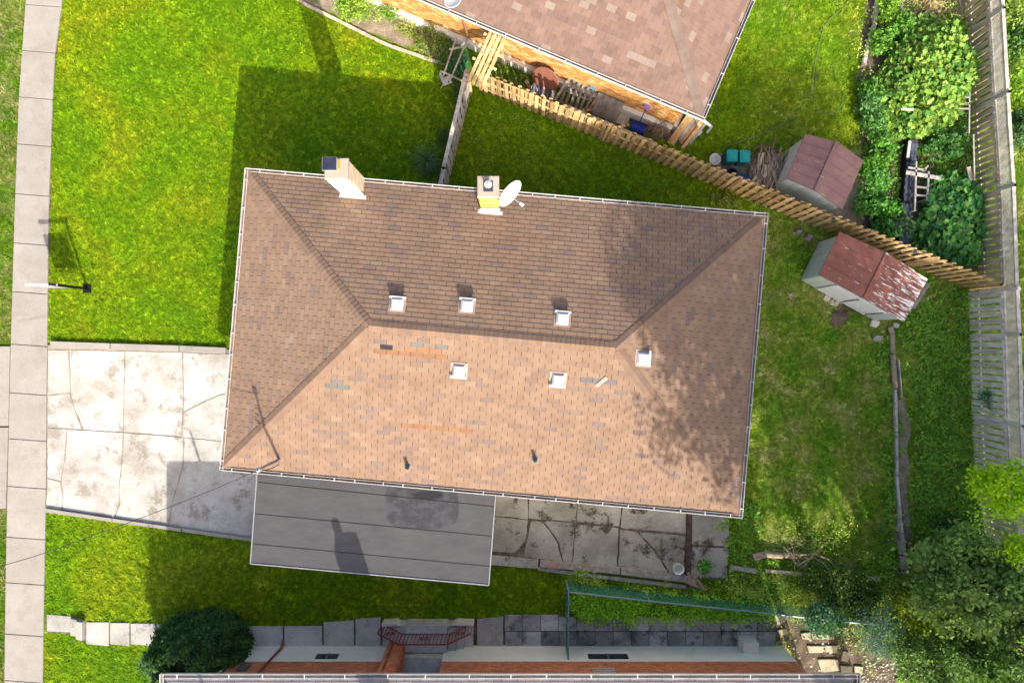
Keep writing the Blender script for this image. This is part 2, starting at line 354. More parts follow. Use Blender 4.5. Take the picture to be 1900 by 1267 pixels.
# soil beds
def bed(poly, mat, z=.006, name='soil_bed'):
    b = MB(); q = wob(Wp(poly), .3, .07); b.prism(q, .0, z+rnd(0, .003)); return tag(b.build(name, mat), kind='structure')
BEDS = [([(556, 0), (600, 20), (720, 78), (832, 116), (862, 112), (850, 70), (740, 20), (690, -40), (556, -40)], M_soil2),
        ([(880, 95), (920, 105), (1253, 268), (1275, 275), (1290, 250), (1260, 215), (920, 80)], M_soil),
        ([(1315, 285), (1400, 285), (1470, 300), (1560, 330), (1650, 330), (1690, 480), (1590, 425), (1500, 390), (1420, 350), (1310, 310)], M_soil2),
        ([(1610, -40), (1640, -40), (1660, 120), (1690, 280), (1690, 500), (1600, 440), (1600, 300), (1590, 150)], M_soil),
        ([(1690, 200), (1795, 200), (1815, 500), (1740, 500), (1690, 490)], M_soil),
        ([(1664, 745), (1676, 740), (1690, 790), (1682, 900), (1700, 1070), (1660, 1080), (1655, 900)], M_soil2),
        ([(1430, 1130), (1640, 1150), (1690, 1300), (1440, 1300)], M_soil),
        ([(1640, 1000), (1900, 1000), (1990, 1300), (1660, 1300)], M_soil),
        ([(1640, 0), (1795, 0), (1790, 60), (1660, 60)], M_soil2)]
for p, mt in BEDS: bed(p, mt)
bed([(1536, 590), (1552, 562), (1575, 572), (1578, 590), (1560, 608), (1545, 606)], M_soil, .012)

# ================================================================ ROOFS
TONE = [(.44, .265, .165), (.41, .25, .16), (.385, .235, .155), (.35, .225, .165), (.30, .21, .175), (.46, .29, .185), (.42, .255, .16), (.40, .245, .155), (.43, .262, .165), (.405, .248, .158)]
TONE = [(c[0]*.425+.068, c[1]*.475+.042, c[2]*.52+.030) for c in TONE]
TONE_W = [5, 5, 4, 3, 1.7, 3, 5, 4, 5, 5]
def inner(poly, inset):
    n = len(poly); out = []
    for i in range(n):
        a, b_, c = (Vector(poly[(i+k) % n]) for k in (-1, 0, 1))
        d1 = (a-b_).normalized(); d2 = (c-b_).normalized(); s = abs(d1.x*d2.y-d1.y*d2.x)
        out.append(b_+(d1+d2)*(inset/max(s, .3)))
    return out
class Shingles:
    """shingle tabs on roof faces: each whole tab near the ridge is an object, the rest one mesh"""
    def __init__(s, roof, tones, tw=.372, ex=.158, t=.012, gap=.013, limit=300, wts=None, jit=0):
        s.roof, s.tw, s.ex, s.t, s.gap, s.limit = roof, tw, ex, t, gap, limit
        s.tones, s.wts, s.full, s.jit = tones, wts, [], jit; s.mb = MB()
        s.meshes = {}
    def tabvs(s, poly, v0):
        n = len(poly)
        top = [(p[0], p[1], s.t*1.25-(p[1]-v0)/s.ex*s.t*.95) for p in poly]; bot = [(p[0], p[1], -.004) for p in poly]
        return top+bot, [tuple(range(n))]+[(i, i+n, (i+1) % n+n, (i+1) % n) for i in range(n)]
    def face(s, pts, special=None, phase=0.0):
        O, P1 = pts[0], pts[1]; u = (P1-O).normalized(); n = u.cross(pts[-1]-O).normalized()
        if n.z < 0: n = -n
        v = n.cross(u)
        if v.dot(pts[-1]-O) < 0: v = -v
        loc = [((p-O).dot(u), (p-O).dot(v)) for p in pts]; vmax = max(p[1] for p in loc)
        umin = min(p[0] for p in loc); umax = max(p[0] for p in loc)
        ccw = sum(loc[i][0]*loc[(i+1) % len(loc)][1]-loc[(i+1) % len(loc)][0]*loc[i][1] for i in range(len(loc))) > 0
        L = loc if ccw else loc[::-1]; s.last = (O, u, v, n)
        for r in range(int(vmax/s.ex)+1):
            v0 = r*s.ex-.02; off = ((r % 2)*.5+phase)*s.tw+rnd(-.01, .01)
            for k in range(int((umax-umin)/s.tw)+3):
                u0 = umin-s.tw+off+k*s.tw
                q = [(u0+s.gap/2, v0), (u0+s.tw-s.gap/2, v0), (u0+s.tw-s.gap/2, v0+s.ex+.01), (u0+s.gap/2, v0+s.ex+.01)]
                q2 = q
                for i in range(len(L)): 
                    q2 = clip(q2, L[i], L[(i+1) % len(L)])
                    if len(q2) < 3: break
                if len(q2) < 3 or area(q2) < .002: continue
                ti = random.choices(range(len(s.tones)), s.wts)[0]; cu = (u0+s.tw/2, v0+s.ex/2); sp = None
                if special: sp = special((O+u*cu[0]+v*cu[1]))
                if len(q2) == 4 and abs(area(q2)-area(q)) < 1e-4 and sp is None:
                    o = O+u*u0+v*v0; s.full.append((o.z+rnd(-.01, .01), ti, o, u, v, n, q2))
                else: s.emit(q2, v0, sp or s.tones[ti], O, u, v, n)
    def emit(s, q, v0, c, O, u, v, n):
        vs, fs = s.tabvs(q, v0); s.mb.add([O+u*a+v*b_+n*h for a, b_, h in vs], fs, c)
    def finish(s, name='shingle'):
        s.full.sort(key=lambda x: -x[0])
        q0 = [(s.gap/2, 0), (s.tw-s.gap/2, 0), (s.tw-s.gap/2, s.ex+.01), (s.gap/2, s.ex+.01)]
        for i, (z, ti, o, u, v, n, q) in enumerate(s.full):
            if i < s.limit:
                if ti not in s.meshes:
                    vs, fs = s.tabvs(q0, 0); b = MB().add(vs, fs, s.tones[ti]); s.meshes[ti] = b.mesh(name, M_shingle)
                piece(name, s.meshes[ti], frame(o, u, v, n), s.roof)
            else: s.emit(q0, 0, s.tones[ti], o, u, v, n)
        o = s.mb.build('shingle_field', M_shingle, s.roof); o['kind'] = 'stuff'
def caps(roof, a, b_, n1, n2, tones, w=.17, pitch=.145, name='ridge_cap', lift=.02, meshes=None, limit=999):
    """row of bent cap shingles from a up to b over the edge of faces with normals n1, n2"""
    d = (b_-a); Ln = d.length; d.normalize(); s1 = d.cross(n1).normalized(); s2 = d.cross(n2).normalized()
    if s1.dot(s2) > 0: s2 = -s2
    if s1.dot(n2) > 0: s1 = -s1
    if s2.dot(n1) > 0: s2 = -s2
    up = (n1+n2).normalized(); N = int(Ln/pitch)
    for k in range(N):
        b = MB(); p = a+d*pitch*k; q = a+d*(pitch*(k+1)+.02); t = random.choice(tones)
        vs = []
        for pt, h in ((p, lift+.014), (q, lift)):
            vs += [pt+s1*w+n1*(h-.004), pt+up*(h+.006), pt+s2*w+n2*(h-.004)]
        vs += [v-up*.02 for v in vs[:3]]
        b.add(vs, [(0, 1, 4, 3), (1, 2, 5, 4), (6, 7, 1, 0), (7, 8, 2, 1)], t); b.build(name, M_shingle, roof)
def gutter(parent, a, b_, outn, w=.105, h=.1, brackets=.8, dirt=True):
    """white trough along a->b; outn points away from the roof"""
    a, b_ = Vector(a), Vector(b_); o = Vector(outn); z = Vector((0, 0, 1)); d = (b_-a).normalized()
    m_ = MB(); m_.beam(a-o*.010, b_-o*.010,   .015, h); m_.beam(a-o*w/2-z*h*.45, b_-o*w/2-z*h*.45, w, .012); m_.beam(a-o*w, b_-o*w, .008, h*.9)
    gt = m_.build('gutter', M_white, parent)
    MB().beam(a-o*(w/2)-z*h*.36, b_-o*(w/2)-z*h*.36, w-.03, .006).build('gutter_bottom', M_gut_in, gt)
    n = max(1, int((b_-a).length/brackets)); me = None
    for k in range(n):
        p = a+(b_-a)*((k+.5)/n+rnd(-.15, .15)/n)
        if me is None: bb = MB(); bb.box((0, 0, 0), (.013, 0, 0), (0, w*.55, 0), (0, 0, .006)); me = bb.mesh('gutter_bracket', M_white)
        piece('gutter_bracket', me, frame(p-o*w/2+z*h*.5, d, o, d.cross(o) if d.cross(o).z > 0 else -d.cross(o)), gt)
def brick_wall(parent, a, b_, z0, z1, col=((.36, .12, .06), (.42, .15, .08), (.30, .10, .055)), out=None, bl=.22, bh=.078, skip=()):
    a, b_ = Vector((a[0], a[1], 0)), Vector((b_[0], b_[1], 0)); d = (b_-a).normalized(); Ln = (b_-a).length
    o = out or Vector((d.y, -d.x, 0)); m_ = MB(); rows = int((z1-z0)/bh)
    MB().beam(a-o*.02+Vector((0, 0, (z0+z1)/2)), b_-o*.02+Vector((0, 0, (z0+z1)/2)), .03, z1-z0).build('mortar', M_mortar, parent)
    for r in range(rows):
        for k in range(int(Ln/bl)+1):
            s0 = (k-(r % 2)*.5)*bl; s1_ = min(s0+bl-.012, Ln); s0 = max(0, s0)
            if s1_-s0 < .03: continue
            zz = z0+(r+.5)*bh; c = random.choice(col); f = rnd(.85, 1.15)
            m_.box(a+d*(s0+s1_)/2+o*rnd(0, .004)+Vector((0, 0, zz)), d*(s1_-s0)/2, o*.012, (0, 0, bh/2-.006), tuple(x*f for x in c))
    w = m_.build('brickwork', M_brick, parent); w['kind'] = 'stuff'; return w

# ---------------------------------------------------------------- the bungalow in the middle
ze, zr = 3.19, 4.78
A, B, C_, D = W(458, 315, ze), W(1421, 401.2, ze), W(1373, 955.1, ze), W(411, 869, ze)
R1, R2 = W(684, 604.3, zr), W(1143, 645.4, zr)
house = thing('bungalow', Vector((W(920, 636, ze).x, W(920, 636, ze).y, 0)), 'brown hip-roofed bungalow in the centre with two chimneys and white gutters', 'house')
def inset4(pts, d):
    c = sum(pts, Vector())/4; out = []
    for i, p in enumerate(pts):
        a = (pts[(i-1) % 4]-p).normalized(); b_ = (pts[(i+1) % 4]-p).normalized(); out.append(p+(a+b_)*d)
    return out
Wl = inset4([A, B, C_, D], .55)
for i in range(4):
    a, b_ = Wl[i], Wl[(i+1) % 4]; wl = MB(); wl.beam((a.x, a.y, 1.55), (b_.x, b_.y, 1.55), .24, 3.1); wl.build('wall', M_stucco, house)
so = inset4([A, B, C_, D], .03); MB().prism([p.to_2d() for p in so], ze-.1, ze-.04, (.6, .58, .55)).build('soffit', M_fascia, house)
dk = MB(); E = [p-Vector((0, 0, .012)) for p in (A, B, C_, D, R1, R2)]
dk.add(E, [(0, 1, 5, 4), (1, 2, 5), (2, 3, 4, 5), (3, 0, 4)], (1, 1, 1))
roof = dk.build('roof', M_felt, house)
fb = MB()
for a, b_ in ((A, B), (B, C_), (C_, D), (D, A)): fb.beam(a-Vector((0, 0, .07)), b_-Vector((0, 0, .07)), .03, .13)
fb.build('fascia', M_fascia, roof)
def near(p, q, r): return (p.xy-q.xy).length < r
RP = lambda px, py, z: W(px, py, z)
def seg(px0, py0, px1, py1, z, w):
    a, b_ = W(px0, py0, z).xy, W(px1, py1, z).xy
    def f(p):
        t = max(0, min(1, (p.xy-a).dot(b_-a)/(b_-a).length_squared)); return (p.xy-a-(b_-a)*t).length < w
    return f
OR = (.235, .13, .075); DG = (.04, .04, .045); LG = (.16, .15, .135)
sps = [(seg(690, 653, 815, 662, 4.95, .075), OR), (seg(752, 646, 806, 650, 4.98, .07), (.27, .155, .085)), (seg(699, 644, 712, 645, 5, .09), DG), (seg(741, 648, 746, 648, 5, .07), DG),
       (seg(757, 638, 770, 639, 5.04, .08), LG), (seg(804, 640, 817, 641, 5.04, .08), LG), (seg(604, 716, 632, 718, 4.55, .08), LG), (seg(602, 708, 622, 709, 4.6, .07), LG),
       (seg(750, 793, 868, 800, 4.0, .07), (.245, .135, .078)), (seg(1090, 704, 1148, 709, 4.6, .07), LG)]
def special(p):
    for f, c in sps:
        if f(p): return tuple(x*rnd(.93, 1.07) for x in c)
SH = Shingles(roof, TONE, wts=TONE_W)
FN = []
for k, pts in enumerate(([A, B, R2, R1], [B, C_, R2], [C_, D, R1, R2], [D, A, R1])):
    SH.face(pts, special if k == 2 else None, .13*k); FN.append(SH.last)
SH.finish()
nT, nR, nB, nL = (f[3] for f in FN)
CAPT = [(.222, .146, .103), (.212, .138, .098), (.232, .154, .107), (.2, .136, .102)]
for a, b_, n1, n2 in ((A, R1, nT, nL), (D, R1, nL, nB), (B, R2, nT, nR), (C_, R2, nR, nB), (R1, R2, nT, nB)): caps(roof, a, b_, n1, n2, CAPT)
# crossed shingle strip left on the roof
def onroof(f, px, py, h=0):        # point on roof face f seen at pixel, lifted h along its normal
    O, u, v, n = FN[f]; z = 4.2
    for _ in range(12):
        p = W(px, py, z); z = p.z-(p-O).dot(n)/n.z if True else z
    p = W(px, py, z); return p+n*h
b = MB(); b.beam(onroof(2, 1106, 716, .03), onroof(2, 1126, 700, .03), .12, .012, nB, (.30, .28, .25)); b.build('loose_shingle', M_shingle, roof)
zg = ze+.02
Gc = [W(455, 312, zg), W(1425, 396, zg), W(1377, 961, zg), W(408, 872, zg)]
for i in range(4):
    a, b_ = Gc[i], Gc[(i+1) % 4]; d = (b_-a).normalized(); o = Vector((-d.y, d.x, 0))
    gutter(house, a, b_, o)
# vents
def vent(px, py, f, lip):
    O, u, v, n = FN[f]; p = onroof(f, px, py); k = (H-p.z-.15)/(H-p.z); p = onroof(f, 950+(px-950)*k, 633+(py-633)*k)
    w = .185; hh = .15; b = MB(); zz = Vector((0, 0, 1)); ux = u; dv_ = Vector((v.x, v.y, 0)).normalized()
    lo = [p-ux*w-dv_*w, p+ux*w-dv_*w, p+ux*w+dv_*w, p-ux*w+dv_*w]
    top = [q*1.0 for q in lo]; c = p+zz*hh
    vs = [q-zz*.12 for q in lo]+[Vector((q.x, q.y, p.z+hh-.05)) for q in lo]+[c+(Vector((q.x, q.y, p.z))-p)*.68 for q in lo]
    b.add(vs, [(0, 1, 5, 4), (1, 2, 6, 5), (2, 3, 7, 6), (3, 0, 4, 7), (4, 5, 9, 8), (5, 6, 10, 9), (6, 7, 11, 10), (7, 4, 8, 11), (8, 9, 10, 11)], (.86, .87, .92))
    vt = b.build('roof_vent', M_white, house)
    MB().box(p-dv_*(w+.02)+zz*(hh-.09), ux*(w+.06), dv_*.035, zz*.03, (1, 1, 1)).build('vent_lip', M_white, vt)
    MB().box(p+n*.018, u*.26, v*.26, n*.004, (.42, .3, .24)).build('flashing', M_paint, vt)
for px, py, f in ((736, 564, 0), (866, 567, 0), (1044, 591, 0), (851, 688, 2), (1036, 705, 2), (1194, 665, 1)): vent(px, py, f, 0)
for px, py in ((757, 862), (993, 849)):
    p = onroof(2, px, py+2); z = Vector((0, 0, 1))
    vp = MB().tube([p-z*.1, p+z*.30], .055, 12).build('vent_pipe', M_dark, house)
    MB().lathe(p+z*.303, [(.0, 0), (.04, 0)], 10).build('pipe_mouth', M_glass, vp)
    MB().lathe(p+nB*.012, [(.12, .0), (.09, .02), (.058, .12)], 12, (.55, .57, .6), nB).build('collar', M_metal, vp)
# chimneys
def chimney(rect, zt, zb=0, crown=.04, tan=True):
    k = (H-zt)/H/50; x0, y0, x1, y1 = rect; X0, X1 = (x0-950)*k, (x1-950)*k; Y1, Y0 = (633.5-y0)*k, (633.5-y1)*k
    ch = MB().abox(X0+crown, Y0+crown, zb, X1-crown, Y1-crown, zt-.14, (.50, .42, .33)).build('chimney', M_mortar, house)
    bb = MB(); cols = ((.62, .50, .36), (.68, .56, .42), (.55, .42, .30)) if tan else ((.60, .36, .10), (.66, .42, .14), (.52, .30, .09)); rows = int((zt-.14-2.6)/.078)
    for r in range(rows):
        z = 2.6+(r+.5)*.078
        for (a, b_, o) in (((X0+crown, Y0+crown), (X1-crown, Y0+crown), Vector((0, -1, 0))), ((X1-crown, Y0+crown), (X1-crown, Y1-crown), Vector((1, 0, 0))), ((X1-crown, Y1-crown), (X0+crown, Y1-crown), Vector((0, 1, 0))), ((X0+crown, Y1-crown), (X0+crown, Y0+crown), Vector((-1, 0, 0)))):
            a, b_ = Vector((*a, z)), Vector((*b_, z)); d = (b_-a).normalized(); Ln = (b_-a).length; s0 = -(r % 2)*.11
            while s0 < Ln-.02:
                s1_ = min(s0+.205, Ln); ss = max(s0, 0)
                bb.box(a+d*(ss+s1_)/2+o*.006, d*(s1_-ss)/2, o*.012, (0, 0, .033), tuple(x*rnd(.9, 1.1) for x in random.choice(cols))); s0 += .217
    bw = bb.build('brickwork', M_brick, ch); bw['kind'] = 'stuff'
    cr = MB().prism([(X0, Y0), (X1, Y0), (X1, Y1), (X0, Y1)], zt-.14, zt, (1.15, 1.08, .98), bev=.03); cr.build('crown', M_walk, ch)
    return ch, X0, Y0, X1, Y1
ch1, X0, Y0, X1, Y1 = chimney((601, 293, 646, 332), 5.45)
zt = 5.45
f = MB(); cx, cy = W(622, 307, zt).xy
f.lathe((cx, cy, zt-.02), [(.19, 0), (.19, .16), (.14, .16), (.14, .0)], 4, (.75, .33, .06)); f.build('clay_flue', M_paint, ch1)
cx, cy = W(611, 304, zt+.3).xy
cp = MB().abox(cx-.20, cy-.18, zt+.25, cx+.20, cy+.18, zt+.30, (.9, 1.0, 1.5)).build('flue_cap', M_dark, ch1)
lg = MB()
for sx in (-1, 1):
    for sy in (-1, 1): lg.beam((cx+sx*.16, cy+sy*.14, zt), (cx+sx*.16, cy+sy*.14, zt+.26), .02, .02)
for sx, sy, ax, ay in ((0, 1, .21, 0), (0, -1, .21, 0), (1, 0, 0, .19), (-1, 0, 0, .19)):
    lg.beam((cx+sx*.205-ax, cy+sy*.185-ay, zt+.26), (cx+sx*.205+ax, cy+sy*.185+ay, zt+.26), .012, .07)
lg.build('cap_frame', M_metal, cp)
def flash(ch, X0, X1, Y0, w=.08):
    p = onroof(0, 950, 380); O, u, v, n = FN[0]; y = Y0-.03
    z = O.z-((( (X0+X1)/2-O.x)*n.x+(y-O.y)*n.y)/n.z)
    b = MB(); c = Vector(((X0+X1)/2, y-.04, z+.02)); b.box(c, u*((X1-X0)/2+w), v*.07, n*.012, (1, 1, .99)); b.box(c+Vector((0, .065, .12)), Vector(((X1-X0)/2, 0, 0)), Vector((0, .012, 0)), Vector((0, 0, .14)), (1, 1, .99))
    b.build('flashing', M_white, ch)
flash(ch1, X0, X1, Y0)
b = MB(); b.abox(X0+.04, Y0-.012, 3.2, X1-.04, Y0+.015, zt-.2, (1.25, 1.22, 1.15)); b.build('white_front', M_stucco, ch1)  # whiter slab over the bricks of one chimney face
ch2, X0, Y0, X1, Y1 = chimney((885, 326, 926, 366), 5.4, tan=False); zt = 5.4
cx, cy = W(906, 345, zt).xy
MB().abox(cx-.14, cy-.17, zt, cx+.14, cy+.13, zt+.02, (1.5, 1.7, 2.2)).build('flue_plate', M_dark, ch2)
MB().lathe((cx, cy, zt), [(.06, 0), (.06, .16), (.11, .16), (.115, .19), (.0, .24)], 16).build('flue_cap', M_white, ch2)
flash(ch2, X0, X1, Y0)
# service mast
p = onroof(2, 518, 852); zt_ = 5.05; q = W(484, 868, zt_)
ms = MB().tube([(p.x, p.y, 2.2), (p.x, p.y, zt_)], .045, 10, (.6, .55, .6)).build('service_mast', M_metal, house)
MB().lathe((p.x, p.y, zt_-.02), [(.05, 0), (.075, .02), (.07, .12), (.02, .16)], 12).build('weatherhead', M_metal, ms)
for k in range(3): MB().tube([(p.x-.02-k*.03, p.y-.06-k*.02, zt_-.25-k*.12), (p.x-.14-k*.05, p.y-.10, zt_-.25-k*.12)], .02, 8, (1, 1, 1)).build('insulator', M_white, ms)
# carport
zc = 2.7
cp = thing('carport', Vector((W(690, 990, zc).x, W(690, 990, zc).y, 0)), 'flat grey roll-roofed carport along the lower side of the bungalow', 'carport')
Q0, Q1, Q2, Q3 = (W(479.5, 850, zc), W(465, 1045, zc), W(907, 1085, zc), W(921.5, 895, zc))
M = NT('roll_roofing'); vv = M.vec((.8, 2.4, 1), rot=math.radians(5))
c = M.ramp(M.noise(1.6, 6, .65, vv), [(.3, (.062, .062, .067)), (.7, (.084, .084, .088))])
c = M.mix(.5, c, M.ramp(M.noise(90, 3, .8), [(.3, .2), (.7, .85)]), 'SOFT_LIGHT')
sx = W(783, 930, zc)
def blob(M, cx, cy, rx, ry, wob_=.18, p4=False):
    x, y, z = M.sep(); a = M.math('DIVIDE', M.math('SUBTRACT', x, cx), rx); b_ = M.math('DIVIDE', M.math('SUBTRACT', y, cy), ry)
    pw = 4 if p4 else 2
    r = M.math('ADD', M.math('POWER', M.math('ABSOLUTE', a), pw), M.math('POWER', M.math('ABSOLUTE', b_), pw))
    return M.math('ADD', r, M.math('MULTIPLY', M.math('SUBTRACT', M.noise(2.5, 4), .5), wob_*4))
r = blob(M, sx.x, sx.y, 1.22, .92, .14, True); st = M.ramp(r, [(.93, 1.0), (.98, 0.0)]); ed = M.ramp(r, [(.35, .75), (.9, .55), (.97, 0)])
c = M.mix(M.math('MULTIPLY', st, .68), c, (.026, .027, .032))
c = M.mix(M.math('MULTIPLY', st, M.ramp(M.noise(3, 6, .7), [(.42, 0), (.6, .55)])), c, (.085, .09, .10))
s2 = W(790, 918, zc); c = M.mix(M.ramp(blob(M, s2.x+.05, s2.y, .62, .17, .3), [(.5, .8), (1, 0)]), c, (.017, .017, .022))
M.bump(M.noise(110, 3, .8), .3, .004); M_roll = M.done(c, .85, .2)
n = 4; bnd = [0, .125, .44, .735, 1]
rf = MB(); rf.prism([p.xy for p in (Q0, Q1, Q2, Q3)], zc-.2, zc-.015, (.55, .55, .55)); rf = rf.build('roof', M_metal, cp)
bl = [W(479.5, 850, zc), W(478, 893, zc), W(469, 951, zc), W(466.5, 1007, zc), W(465, 1045, zc)]; br = [W(921.5, 895, zc), W(918, 938, zc), W(913.5, 993, zc), W(910, 1049, zc), W(907, 1085, zc)]
for k in range(4):
    a, b_, c2, d2 = bl[k], br[k], br[k+1], bl[k+1]; up = Vector((0, 0, .006+(3-k)*.0035)); sz = up.z+.003; b = MB()
    vs = [a+up, b_+up, c2+up*1.0-Vector((0, .02, 0)), d2+up-Vector((0, .02, 0))]; vs = vs+[Vector((v.x, v.y, zc-.02)) for v in vs]
    b.add(vs, [(0, 3, 2, 1), (3, 7, 6, 2), (0, 4, 7, 3), (1, 2, 6, 5), (0, 1, 5, 4)]); b.build('roofing_sheet', M_roll, rf)
    if k < 3: MB().beam(d2+Vector((.02, -.022, sz)), c2+Vector((-.02, -.022, sz)), .022, .006, col=(.5, .5, .5)).build('seam', M_dark, rf)
eb = MB()
for a, b_ in ((Q0, Q1), (Q1, Q2), (Q2, Q3)): eb.beam(a+Vector((0, 0, -.05)), b_+Vector((0, 0, -.05)), .03, .16, col=(.85, .85, .88))
eb.build('edge_trim', M_metal, rf)
for t in (.04, .35, .66, .96):
    p = Q1.lerp(Q2, t); MB().beam((p.x, p.y+.15, 0), (p.x, p.y+.15, zc-.2), .1, .1, (1, 0, 0)).build('post', M_white, cp)

# ---------------------------------------------------------------- neighbour's house at the top right
zn = 3.3
e1 = Vector((1, -.424, 0)).normalized(); 
K = W(1303, 219, zn); e2 = Vector((.424, 1, 0)).normalized()
nh = thing('brick_house', Vector((K.x-4, K.y+4, 0)), 'orange brick house with mottled pink-brown shingle roof at the top of the photo', 'house')
Lw, Dp = 13.6, 9.0; ov = .5
c0, c1, c2, c3 = K, K-e1*Lw, K-e1*Lw+e2*Dp, K+e2*Dp
r1 = K-e1*Dp*.5+e2*Dp*.5+Vector((0, 0, 1.9)); r2 = K-e1*(Lw-Dp*.5)+e2*Dp*.5+Vector((0, 0, 1.9))
dn = Vector((0, 0, -.012)); b = MB().add([p+dn for p in (c0, c1, c2, c3, r1, r2)], [(1, 0, 4, 5), (0, 3, 4), (3, 2, 5, 4), (2, 1, 5)]); nr = b.build('roof', M_felt, nh)
T2 = [(c[0]*.53, c[1]*.48, c[2]*.47) for c in ((.37, .27, .22), (.40, .29, .235), (.35, .25, .20), (.46, .40, .34), (.33, .245, .205), (.385, .285, .24))]
S2 = Shingles(nr, T2, tw=.33, ex=.20, wts=[5, 5, 4, 2.0, 3, 4], t=.01, gap=.006)
S2.face([c1, c0, r1, r2]); m1 = S2.last[3]; S2.face([c0, c3, r1]); m2 = S2.last[3]
S2.full = [q for q in S2.full if abs(q[2].x/(H-q[2].z)*H) < 20 and abs(q[2].y/(H-q[2].z)*H) < 13.6]; S2.finish()
caps(nr, c0, r1, m1, m2, [(.195, .14, .118), (.205, .155, .13)], w=.16)
S3 = MB(); 
def pk(p): return p.xy
wi = .5; w0, w1, w2, w3 = K-e1*wi+e2*wi, c1+e1*wi+e2*wi, c2+e1*wi-e2*wi, c3-e1*wi-e2*wi
OB = ((.52, .25, .07), (.58, .31, .10), (.44, .20, .055), (.64, .42, .2))
brick_wall(nh, w1, w0, .5, 3.2, OB, out=-e2); brick_wall(nh, w0, w3, .5, 3.2, OB, out=e1)
fd = MB(); fd.beam(w1-e2*.02+Vector((0, 0, -zn+.25)), w0-e2*.02+Vector((0, 0, -zn+.25)), .3, .5, col=(.95, .97, 1)); fd.beam(w0+e1*.02+Vector((0, 0, -zn+.25)), w3+e1*.02+Vector((0, 0, -zn+.25)), .3, .5)
fd.build('foundation', M_stucco, nh)
MB().prism([p.xy for p in (c0, c1, c2, c3)], zn-.1, zn-.04).build('soffit', M_fascia, nh)
gutter(nh, c1-e2*.09+Vector((0, 0, .02)), c0-e2*.09+e1*.09+Vector((0, 0, .02)), -e2, brackets=1.0)
gutter(nh, c0+e1*.09+Vector((0, 0, .02)), c3+e1*.09+Vector((0, 0, .02)), e1, brackets=1.0)
dp = c1.lerp(c0, .47); MB().tube([W(858, 36, 3.1), W(866, 60, 2.2), W(868, 74, .2)], .035, 8, (.25, .12, .08)).build('downpipe', M_paint, nh)
MB().tube([W(1301, 222, 3.15), W(1296, 226, 2.4), W(1294, 236, .3)], .04, 8).build('downpipe', M_white, nh)
# bay of the brick house by the arbour
bp0 = W(868, 66, 0); b = MB()
bw = MB(); 
for r in range(30):
    for k in range(5):
        z = .4+r*.078; q = bp0-e1*(.1)+e1*(k*.22-(r % 2)*.1)-e2*.12; c = random.choice(OB)
        bw.box(q+Vector((0, 0, z)), e1*.1, e2*.05, (0, 0, .033), tuple(x*rnd(.75, .95) for x in c))
x = bw.build('brick_pier', M_brick, nh); x['kind'] = 'stuff'
# ---------------------------------------------------------------- neighbour's house at the bottom
zb = 4.1
bh = thing('raised_bungalow', W(950, 1330, 0), 'red brick bungalow with cream foundation and pale roof at the bottom edge', 'house')
g0, g1 = W(303, 1254, zb), W(1590, 1254, zb); g0.y = g1.y
yb = g0.y; dpth = 9.0; rz = zb+1.9
ra, rb = Vector((g0.x+4.5, yb-4.5, rz)), Vector((g1.x-4.5, yb-4.5, rz))
q2, q3 = Vector((g1.x, yb-dpth, zb)), Vector((g0.x, yb-dpth, zb))
b = MB().add([p+dn for p in (g0, g1, q2, q3, ra, rb)], [(0, 1, 5, 4), (1, 2, 5), (2, 3, 4, 5), (3, 0, 4)]); br_ = b.build('roof', M_felt, bh)
T3 = [tuple(x*.8 for x in c) for c in ((.42, .38, .38), (.38, .34, .345), (.45, .41, .41), (.46, .38, .34), (.35, .32, .33))]
S4 = Shingles(br_, T3, tw=.50, ex=.17, t=.01, gap=.012, limit=130)
S4.face([g0, g1, g1+(rb-g1)*.3, g0+(ra-g0)*.3])
S4.full = [(-((q[2]-g0).length*0+abs(q[2].y-yb)), *q[1:]) for q in S4.full]; S4.finish()
zz = Vector((0, 0, .02)); gutter(bh, g0+Vector((-.03, .09, .02)), g1+Vector((.03, .09, .02)), Vector((0, 1, 0)), w=.13, brackets=1.25)
gutter(bh, g0+Vector((-.09, .09, .02)), q3+Vector((-.09, 0, .02)), Vector((-1, 0, 0)), brackets=1.25); gutter(bh, g1+Vector((.09, .09, .02)), q2+Vector((.09, 0, .02)), Vector((1, 0, 0)), brackets=1.25)
yw = W(0, 1197).y; xl, xr = W(459, 0).x, W(1452, 0).x
RB = ((.62, .20, .10), (.68, .24, .12), (.56, .175, .085), (.60, .21, .11))
def bwall(x0, x1, y, z0=1.27, z1=4.0, h=None): return brick_wall(bh, (x0, y), (x1, y), z0, z1, RB, out=Vector((0, 1, 0)))
xd0, xd1 = W(752, 0).x, W(826, 0).x
bwall(xl, xd0, yw); bwall(xd1, xr, yw)
brick_wall(bh, (xr, yw), (xr, yw-7), 1.27, 4.0, RB, out=Vector((1, 0, 0))); brick_wall(bh, (xl, yw), (xl, yw-7), 1.27, 4.0, RB, out=Vector((-1, 0, 0)))
b = MB()
for x0, x1, dy in ((xl, xd0, 0), (xd1, xr, 0)): b.abox(x0, yw-.3, 0, x1, yw+.012, 1.27)
b.abox(xr-.3, yw-7, 0, xr+.012, yw-.3, 1.27); b.abox(xl-.012, yw-7, 0, xl+.3, yw-.3, 1.27); b.build('foundation', M_stucco, bh)
MB().abox(g0.x, yb-dpth, zb-.1, g1.x, yb, zb-.04).build('soffit', M_stucco, bh)
MB().abox(xl+.1, yw-7, 1.0, xr-.1, yw-.7, 4.0).build('inner_wall', M_stucco, bh)
